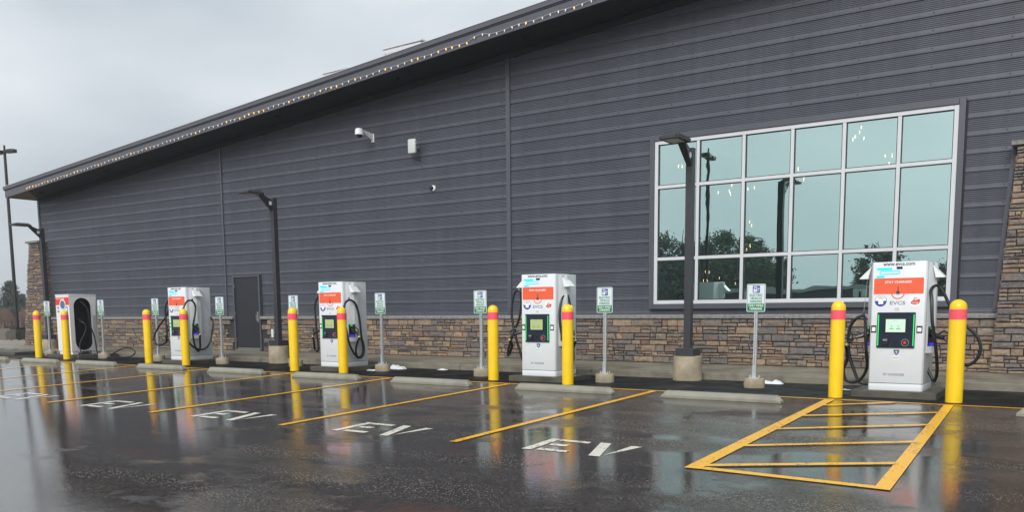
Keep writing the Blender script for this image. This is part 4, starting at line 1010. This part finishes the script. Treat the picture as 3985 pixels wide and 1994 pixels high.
CAB = {
'C4':[[(-3.18,13.42,0.73),(-3.20,13.55,0.62),(-3.21,13.60,0.49),(-3.26,13.62,0.35),(-3.22,13.62,0.21),(-3.11,13.62,0.17),(-2.99,13.60,0.24),(-2.91,13.54,0.41),(-2.90,13.40,0.65),(-2.91,13.36,0.92),(-2.95,13.5,1.08),(-3.0,13.62,1.15),(-3.1,13.62,1.11),(-3.19,13.66,0.99),(-3.22,13.68,0.79),(-3.19,13.68,0.55),(-3.11,13.66,0.33),(-3.02,13.64,0.17),(-2.84,13.62,0.15)],
      [(-1.80,13.40,0.73),(-1.77,13.45,0.60),(-1.74,13.55,0.52),(-1.70,13.62,0.48),(-1.60,13.62,0.47),(-1.51,13.62,0.54),(-1.46,13.62,0.69),(-1.51,13.62,0.86),(-1.65,13.60,1.01),(-1.83,13.58,1.23),(-1.95,13.58,1.47),(-2.03,13.56,1.57),(-2.08,13.40,1.51),(-2.05,13.30,1.35),(-2.03,13.28,1.08),(-2.0,13.34,0.84),(-1.98,13.45,0.58),(-1.98,13.55,0.35),(-2.02,13.62,0.23),(-2.07,13.66,0.29),(-2.14,13.68,0.42)]],
'C3':[[(-9.12,13.42,0.72),(-9.16,13.55,0.64),(-9.24,13.62,0.52),(-9.3,13.62,0.43),(-9.29,13.62,0.55),(-9.21,13.62,0.76),(-9.12,13.62,0.95),(-9.04,13.62,1.13),(-9.0,13.62,1.36),(-9.0,13.62,1.55),(-9.04,13.62,1.63),(-9.13,13.62,1.6),(-9.19,13.62,1.43),(-9.21,13.62,1.2),(-9.18,13.62,1.0),(-9.12,13.62,0.77),(-9.05,13.64,0.53),(-8.97,13.66,0.33),(-8.78,13.68,.25)],
      [(-7.74,13.40,0.72),(-7.80,13.45,0.58),(-7.86,13.55,0.44),(-7.88,13.60,0.37),(-7.89,13.62,0.51),(-7.91,13.62,0.87),(-7.93,13.62,1.16),(-7.96,13.58,1.46),(-8.0,13.55,1.55),(-8.02,13.44,1.47),(-8.03,13.38,1.22),(-8.01,13.40,0.87),(-7.97,13.50,0.5),(-7.94,13.58,0.32),(-7.92,13.64,0.29),(-7.97,13.70,0.38),(-8.06,13.74,0.46)]],
'C2':[[(-14.45,13.62,.73),(-14.50,13.66,.64),(-14.56,13.72,.54),(-14.60,13.78,.45),(-14.52,13.78,.40),(-14.49,13.78,0.52),(-14.52,13.78,0.73),(-14.54,13.78,0.98),(-14.55,13.78,1.19),(-14.56,13.78,1.38),(-14.48,13.78,1.56),(-14.34,13.78,1.6),(-14.28,13.80,1.4),(-14.30,13.84,1.0),(-14.30,13.9,.6),(-14.12,13.9,.4)],
      [(-13.12,13.61,0.73),(-13.2,13.66,0.59),(-13.28,13.70,0.42),(-13.3,13.78,0.3),(-13.3,13.9,0.33),(-13.3,13.94,0.49),(-13.3,13.9,0.77),(-13.3,13.86,1.12),(-13.3,13.78,1.39),(-13.3,13.67,1.49),(-13.3,13.56,1.51),(-13.3,13.45,1.45),(-13.3,13.4,1.3),(-13.3,13.42,1.07),(-13.3,13.48,0.8),(-13.3,13.54,0.58),(-13.3,13.66,0.39),(-13.3,13.78,0.29),(-13.3,13.91,0.3),(-13.3,13.97,0.42),(-13.32,13.98,0.58),(-13.40,14.0,.7)]],
'C1':[[(-19.95,13.73,.73),(-20.0,13.78,.62),(-20.13,13.85,0.52),(-20.4,13.85,0.44),(-20.6,13.85,0.51),(-20.61,13.85,0.69),(-20.41,13.85,0.91),(-20.1,13.85,1.15),(-19.96,13.85,1.32),(-19.80,13.82,1.6),(-19.88,13.80,1.58),(-20.00,13.80,1.40),(-20.08,13.85,1.12),(-20.08,13.85,0.87),(-20.04,13.85,0.6),(-19.9,13.87,0.42),(-19.6,13.9,.38)],
      [(-18.58,13.74,0.73),(-18.64,13.78,0.64),(-18.72,13.84,0.54),(-18.74,13.85,0.41),(-18.74,13.8,0.32),(-18.74,13.72,0.4),(-18.74,13.68,0.55),(-18.74,13.66,0.75),(-18.74,13.69,1.0),(-18.74,13.75,1.25),(-18.74,13.77,1.43),(-18.74,13.69,1.56),(-18.74,13.56,1.56),(-18.74,13.45,1.43),(-18.74,13.41,1.22),(-18.74,13.41,0.92),(-18.74,13.48,0.64),(-18.74,13.63,0.45),(-18.74,13.84,0.36),(-18.74,14.04,0.4),(-18.74,14.17,0.57),(-18.74,14.22,0.77),(-18.74,14.27,1.0),(-18.86,14.30,1.15)]]}
CLIP = {'C4':[11,11],'C3':[10,8],'C2':[11,10],'C1':[9,11]}
def pad_at(x0, x1, y0, y1, label, cut=None):
    poly = [(x0,y0),(x1,y0),(x1,y1),(x0,y1)]
    o = MB().prism(poly, -.03, PADH).obj('concrete_pad', M['conc_d'], bevel=.008, seg=1)
    tag(o, label, 'concrete pad', 'concrete pads under the chargers')
ORD = {'C1':'wet concrete pad under the second charger from the left','C2':'wet concrete pad under the middle charger','C3':'wet concrete pad under the fourth charger from the left','C4':'nearest wet concrete pad, under the largest charger'}
for i, (x, y, lb, key) in enumerate(CHP):
    o = ch if i == 0 else copy_tree(ch)
    o.location = (x, y, PADH); tag(o, lb, 'EV charger', 'white two-cable EV chargers')
    for k, pts in enumerate(CAB[key]):
        s = (-1,1)[k]
        loc = [Vector(p)-Vector((x,y,PADH)) for p in pts]
        # start at the connector tail
        loc[0] = Vector((s*.70,.12,.632))
        MB().tube(spline(loc, 5), .0225, 10).obj('cable', M['black'], o, smooth=True)
        cp = loc[CLIP[key][k]]
        MB().tube([cp+Vector((0,-.0,.0)), cp+Vector((0,0,.06))], [.028,.012], 8).obj('cable_clip', M['blackpl'], o, smooth=True)
        MB().tube([cp+Vector((0,0,.06)), Vector((s*.47,.25,1.58))], .004, 5).obj('retractor_wire', M['galv'], o)
    pad_at(x-.56, x+.56, y-.12, y+.95, ORD[key])
# dim screens on three of them
for o in bpy.data.objects:
    if o.name.startswith('screen') and o.data and o.data.name.startswith('screen') and o.name.split('.')[0] == 'screen':
        root = o.parent.parent
        if root.location.x < -5:
            o.data = o.data.copy(); o.data.materials[0] = M['screen_dim']

# older style charger with oval recess ---------------------------------
oc = empty('ev_charger', (-24.97,13.88,PADH)); tag(oc, 'white EV charger with red front panel and black oval side recess, farthest left', 'EV charger')
hw = .35; dp = .82; H0 = 1.69
# body as a shell: right side has a stadium opening, built from strips
def stadium(cy, cz, ry, hz, n=14):
    p = []
    for i in range(n+1): a = -pi+pi*i/n; p.append((cy+ry*cos(a), cz-hz+ry*sin(a)))
    for i in range(n+1): a = pi*i/n; p.append((cy+ry*cos(a), cz+hz+ry*sin(a)))
    return p
cyc, czc, ry_, hz_ = .38, .87, .255, .50
st_ = stadium(cyc, czc, ry_, hz_); n = len(st_)
outer = []
for (yy, zz2) in st_:
    dy, dz = yy-cyc, zz2-czc
    k = min((( (dp-cyc) if dy > 0 else cyc)/abs(dy)) if abs(dy) > 1e-6 else 9e9, (((H0-czc) if dz > 0 else (czc-.10))/abs(dz)) if abs(dz) > 1e-6 else 9e9)
    outer.append((cyc+dy*k, czc+dz*k))
mb = MB()
mb.add([(hw,a,b) for a,b in st_]+[(hw,a,b) for a,b in outer], [(i,(i+1)%n,n+(i+1)%n,n+i) for i in range(n)])
for cyy, czz in ((0,.10),(dp,.10),(dp,H0),(0,H0)):
    # corner fillers
    best = sorted(range(n), key=lambda i: (outer[i][0]-cyy)**2+(outer[i][1]-czz)**2)[:1][0]
    for j in (best-1, best):
        a, b = outer[j%n], outer[(j+1)%n]
        if abs(a[0]-b[0]) > 1e-5 and abs(a[1]-b[1]) > 1e-5: mb.add([(hw,*a),(hw,*b),(hw,cyy,czz)], [(0,1,2)])
mb.add([(-hw,0,.10),(hw,0,.10),(hw,0,H0),(-hw,0,H0),(-hw,dp,.10),(hw,dp,.10),(hw,dp,H0),(-hw,dp,H0)], [(0,1,2,3),(5,4,7,6),(0,3,7,4),(3,2,6,7),(0,4,5,1)])
mb.obj('body', M['white2'], oc)
mb = MB(); mb.add([(hw,a,b) for a,b in st_]+[(hw-.22,a,b) for a,b in st_], [(i,(i+1)%n,n+(i+1)%n,n+i) for i in range(n)]+[tuple(range(n,2*n))]); mb.obj('cable_recess', M['void'], oc)
mb = MB(); inn = stadium(cyc, czc, ry_+.022, hz_); mb.add([(hw+.004,a,b) for a,b in st_]+[(hw+.004,a,b) for a,b in inn], [(i,(i+1)%n,n+(i+1)%n,n+i) for i in range(n)]); mb.obj('recess_rim', M['white2'], oc)
MB().prism([(-hw-.01,-.01),(hw+.01,-.01),(hw+.01,dp+.01),(-hw-.01,dp+.01)], H0+.002, H0+.035).obj('top_cover', M['white2'], oc, bevel=.012, smooth=True)
for fx_ in (-hw+.02, hw-.20):
    MB().box(fx_, fx_+.18, .02, .2, 0, .099).box(fx_, fx_+.18, dp-.2, dp-.02, 0, .099).obj('foot', M['white2'], oc, bevel=.01)
bp = MB().box(-hw+.005, hw-.005, -.004, 0, 1.42, 1.64).obj('brand_panel', M['redvinyl'], oc)
text_mb('STAY CHARGED', -.30, .12, 1.585, 1.62, -.006).obj('lettering', M['whiteink'], bp)
MB().disc_y((.02,1.43), -.007, -.0045, .155, 32).obj('display_surround', M['white2'], oc)
MB().disc_y((.02,1.43), -.011, -.0075, .120, 32).obj('round_display', M['blueink2'], oc)
for xx in (-.28,.17): 
    h_o = MB().box(xx,xx+.09,-.004,0,1.22,1.37).obj('card_holder', M['blackpl'], oc); MB().box(xx+.015,xx+.075,-.006,-.0045,1.25,1.34).obj('card', M['whiteink'], h_o)
mb = MB(); z = .16
while z < 1.10: mb.box(.10,.29,-.003,.004,z,z+.009); z += .0235
tag(mb.obj('vent_slots', M['greyink'], oc), kind=None)
mb = MB(); z = .16
while z < 1.10: mb.box(hw-.002,hw+.003,dp-.13,dp-.03,z,z+.009); z += .0235
mb.obj('vent_slots', M['greyink'], oc)
MB().disc_y((.05,.52), -.004, 0, .05, 20).obj('round_sticker', M['rednk'], oc)
base_ = Vector((-24.97,13.88,PADH))
c1_ = [(-24.66,14.22,1.64),(-24.52,14.34,1.45),(-24.5,14.38,1.17),(-24.5,14.42,0.89),(-24.48,14.49,0.63),(-24.45,14.51,0.39),(-24.40,14.51,0.14),(-24.25,14.6,.03),(-23.95,14.6,.03),(-23.7,14.55,.10),(-23.3,14.5,.23),(-22.95,14.5,.30),(-22.62,14.5,.27),(-22.52,14.5,.17),(-22.7,14.48,.07),(-23.1,14.4,.03),(-23.7,14.2,.025),(-24.1,14.02,.03),(-24.35,14.0,.05),(-24.46,14.05,.16),(-24.5,14.05,.33),(-24.5,14.10,.51),(-24.5,14.22,.71),(-24.5,14.27,.87),(-24.52,14.25,.98),(-24.62,14.2,1.05)]
MB().tube(spline([Vector(p)-base_ for p in c1_], 5), .0175, 9).obj('cable', M['black'], oc, smooth=True)
g = MB().tube([Vector((-24.60,14.2,1.04))-base_, Vector((-24.72,14.19,1.12))-base_], [.03,.045], 10); g.obj('connector', M['blackpl'], oc, smooth=True)
pad_at(-25.75, -24.05, 13.74, 14.95, 'wet concrete pad under the charger with oval recess')
# cut-off post at the left edge
ep = empty('utility_post', (-29.9,14.35,0)); tag(ep, 'slim grey pipe post with coupling at left picture edge', 'post')
MB().tube([(0,0,.1),(0,0,1.62)], .05, 14).obj('pipe', M['conc'], ep, smooth=True)
MB().tube([(0,0,.62),(0,0,.75)], .075, 14).obj('coupling', M['galv'], ep, smooth=True)
o = MB().prism([(-31.4,13.95),(-28.0,13.95),(-28.0,14.8),(-31.4,14.8)], -.03, .10).obj('concrete_pad', M['conc_d'], bevel=.01, seg=1)
tag(o, 'low concrete pad under the pipe post at left picture edge', 'concrete pad')

# ------------------------------------------------------------------ snow remnants
def snow(cx, cy, L_, Wd, H, label, seed):
    r = random.Random(seed); nx, ny = 16, 7; vs = []; fs = []
    for j in range(ny+1):
        for i in range(nx+1):
            u = i/nx*2-1; v = j/ny*2-1; e = max(0, 1-(abs(u)**2.4+abs(v)**2.4))
            vs.append((cx+u*L_/2+r.uniform(-.015,.015), cy+v*Wd/2+r.uniform(-.012,.012), 0.002+H*(e**.45)*(.75+.25*sin(u*5+seed))*r.uniform(.75,1.15) if e > 0 else -.006))
    for j in range(ny):
        for i in range(nx): a = j*(nx+1)+i; fs.append((a,a+1,a+nx+2,a+nx+1))
    o = MB().add(vs, fs).obj('snow_patch', M['snow'], smooth=True); tag(o, label, 'snow', 'remnants of snow by the kerb')
snow(-12.98,14.66,.46,.26,.10,'largest snow remnant by the kerb right of the middle charger',3)
snow(-13.12,14.0,.28,.14,.03,'thin snow scrap left of the sign by the middle charger pad',5)
snow(-11.85,14.85,.26,.12,.03,'small snow remnant on the asphalt between two signs',8)
snow(-4.66,14.74,.34,.2,.07,'snow remnant behind the nearest sign base',12)
snow(-4.98,14.5,.20,.12,.04,'snow scrap left of the nearest sign base',14)
snow(-3.35,14.15,.17,.07,.02,'tiny snow scrap beside the nearest concrete pad',15)

# ------------------------------------------------------------------ vegetation, far ground
leafm = mat('foliage_green', (.055,.085,.035), .7, noise=.45, nscale=1.2)
pinem = mat('pine_needles', (.045,.065,.042), .75, noise=.4, nscale=1.0)
barkm = mat('bark', (.06,.045,.035), .9, noise=.3)
shrubm = mat('bare_shrub_twigs', (.12,.075,.06), .9, noise=.4, nscale=1.5)
def tree_meshes(seed, H, R, n, m, conifer=False):
    r = random.Random(seed); mb = MB(); cl = []
    if conifer:
        for k in range(95):
            t = r.uniform(.10,1)**.9; a = r.uniform(0,2*pi); rr = R*(1-t)**.75*r.uniform(.3,1.08)+.1
            cl.append((Vector((rr*cos(a), rr*sin(a), H*t)), .16*R+.14*R*(1-t)))
    else:
        for k in range(60):
            d = Vector((r.gauss(0,1), r.gauss(0,1), r.gauss(0,1))).normalized()*r.uniform(.35,1)
            cl.append((Vector((d.x*R, d.y*R, H*.58+d.z*H*.40)), R*r.uniform(.16,.34)))
    for i in range(n):
        c, s = cl[r.randrange(len(cl))]
        p = c+Vector((r.gauss(0,1), r.gauss(0,1), r.gauss(0,.55 if conifer else .8)))*s*.62
        z = r.uniform(.05,.12)*R*.55; a = Vector((r.uniform(-1,1), r.uniform(-1,1), r.uniform(-.6,.6))).normalized()
        b = a.cross(Vector((r.uniform(-1,1), r.uniform(-1,1), r.uniform(-1,1)))).normalized()
        mb.add([p-a*z-b*z*.5, p+a*z-b*z*.3, p+a*z*.8+b*z*.5, p-a*z*.6+b*z*.5], [(0,1,2,3)])
    me = bpy.data.meshes.new('crown'); me.from_pydata(mb.v, [], mb.f); me.materials.append(m)
    tk = MB().tube([(0,0,-.3),(r.uniform(-.1,.1),0,H*.5),(0,0,H*.97)], [R*.075,R*.05,R*.012], 8)
    for k in range(9 if not conifer else 14):
        t = r.uniform(.25,.9); a = r.uniform(0,2*pi); ln = R*(1-t)*.9+.3
        tk.tube([(0,0,H*t),(ln*cos(a)*.6,ln*sin(a)*.6,H*t+ln*.15),(ln*cos(a),ln*sin(a),H*t+ln*.25)], [R*.025,R*.015,R*.006], 5)
    return me, tk.mesh('trunk', barkm)
def tree(name, x, y, me, label, s=1, rz=0, group=None, z=None):
    e = empty(name, (x,y,gz(y) if z is None else z), rz); e.scale = (s,s,s); link('crown', me[0], e); link('trunk', me[1], e); tag(e, label, 'tree', group); return e
T1 = tree_meshes(1, 9.5, 3.6, 12000, pinem, True); T2 = tree_meshes(2, 9, 2.7, 14000, leafm); T3 = tree_meshes(3, 9, 2.4, 14000, leafm)
# distant ones seen at the left edge
def at(px, D):  # ground spot at picture column px and camera depth D
    d = r2*((px-CX)/F_PX)+u2*((CY-1225)/F_PX)+fwd; k = D/ (d.x*fwd.x+d.y*fwd.y+d.z*fwd.z); return d.x*k, d.y*k
x, y = at(46, 118); tree('pine_tree', x, y, T1, 'large misty pine behind the far lamp post at left', .60, 1, z=-.3)
x, y = at(-25, 128); tree('pine_tree', x, y, T1, 'misty pine cut off by the left picture edge', .5, 2.2, z=-.3)
x, y = at(92, 150); tree('pine_tree', x, y, T1, 'smaller misty pine just left of the stone pillar', .50, 4, z=-.3)
# shrubs
r = random.Random(9); mb = MB()
for k in range(4200):
    px_ = r.uniform(-60,130); D = r.uniform(78,98); x, y = at(px_, D); h = r.uniform(.3,1.15)*(1+.5*sin(px_*.08))
    a = Vector((x, y, r.uniform(-.2,.3))); b = a+Vector((r.uniform(-.3,.3), r.uniform(-.3,.3), h)); q = Vector((.03,.03,0))
    mb.add([a-q, a+q, b+q*.3, b-q*.3], [(0,1,2,3)])
tag(mb.obj('brush', shrubm), 'reddish bare brush beyond the lot at left', None, None, 'stuff')
# rocks and mulch patch near far pedestal
mb = MB()
for k in range(160):
    x = r.uniform(-43.0,-36.5); y = r.uniform(19.8,23); s = r.uniform(.06,.2)
    mb.add([(x+s*cos(a)*r.uniform(.7,1.1), y+s*sin(a)*r.uniform(.7,1.1), .0) for a in (0,1.26,2.5,3.8,5.0)]+[(x+r.uniform(-.03,.03),y,s*.6)], [(0,1,5),(1,2,5),(2,3,5),(3,4,5),(4,0,5)])
tag(mb.obj('landscape_rocks', mat('landscape_rock', (.22,.17,.13), .8, noise=.5, nscale=1.5)), kind='stuff')
# misty hills
hm_ = mat('hill_forest', (.055,.07,.06), .95, noise=.3, nscale=.02)
vs = []; fs = []; nH = 60
for i in range(nH+1):
    px_ = -900+i*1900/nH; 
    h = 22+7*sin(i*.33)+4*sin(i*.91+1)
    x, y = at(px_, 620); x2, y2 = at(px_, 800)
    vs += [(x,y,-3),(x2,y2,h*.9),(x2*1.2,y2*1.2,-3)]
for i in range(nH): a = 3*i; fs += [(a,a+3,a+4,a+1),(a+1,a+4,a+5,a+2)]
tag(MB().add(vs, fs).obj('hills', hm_, smooth=True), kind='structure')
# across the lot behind the camera (seen only as reflections)
r = random.Random(4); k = 0
LBR = ['tall dark tree at left end of the reflected row','bushy tree in the reflected row, second from left','rounded tree in the middle of the reflected row','slim tree in the reflected row beside the rounded one','last tree of the reflected row before the open sky','lone tall tree reflected above the nearest charger','low tree reflected right of the lone tall tree','tree reflected at the right edge of the window']
for (x, y, me, s) in ((-37.6,-45,T2,1.05),(-34.6,-46,T3,1.08),(-31.4,-45,T2,1.02),(-28.6,-45.5,T3,1.05),(-25.8,-44,T2,.78),(-16.5,-45,T3,.84),(-13.6,-46,T2,.60),(-10.9,-45,T3,.68)):
    tree('broadleaf_tree', x, y, me, LBR[k], s, r.uniform(0,6), 'trees across the lot reflected in the window', z=-.6); k += 1
sh = empty('low_building', (-20.9,-40,-.6)); tag(sh, 'long low dark building across the lot reflected in the window', 'building')
MB().box(-8.5,6.5,-8,0,0,3.0).obj('wall', mat('dark_cladding', (.03,.035,.04), .6, noise=.2), sh); MB().box(-8.8,6.8,-8.4,.5,3.01,3.35).obj('roof', mat('pale_roof_edge', (.25,.27,.28), .5), sh)

r = random.Random(12); mb = MB()
for k in range(9000):
    x = r.uniform(-40,-24); y = r.uniform(-44.5,-42.5); z = r.uniform(-.6, 4.6+.8*sin(x)) ; z_ = r.uniform(.1,.26)
    a = Vector((r.uniform(-1,1),r.uniform(-1,1),r.uniform(-1,1))).normalized(); b = a.cross(Vector((r.uniform(-1,1),r.uniform(-1,1),r.uniform(-1,1)))).normalized(); p = Vector((x,y,z))
    mb.add([p-a*z_, p-b*z_, p+a*z_, p+b*z_], [(0,1,2,3)])
me = bpy.data.meshes.new('undergrowth'); me.from_pydata(mb.v, [], mb.f); me.materials.append(leafm); tag(link('undergrowth', me), kind='stuff')

# ------------------------------------------------------------------ rain haze
hz = MB().box(-1000,1000,-1000,1000,-6,60).obj('haze', None); tag(hz, kind='stuff')
hmt = bpy.data.materials.new('rain_haze'); hmt.use_nodes = True; t = hmt.node_tree; t.nodes.clear()
o_ = t.nodes.new('ShaderNodeOutputMaterial'); v_ = t.nodes.new('ShaderNodeVolumePrincipled'); v_.inputs['Color'].default_value = (.86,.90,.94,1)
v_.inputs['Density'].default_value = .0010; v_.inputs['Anisotropy'].default_value = .2; t.links.new(v_.outputs[0], o_.inputs['Volume']); hz.data.materials.append(hmt)
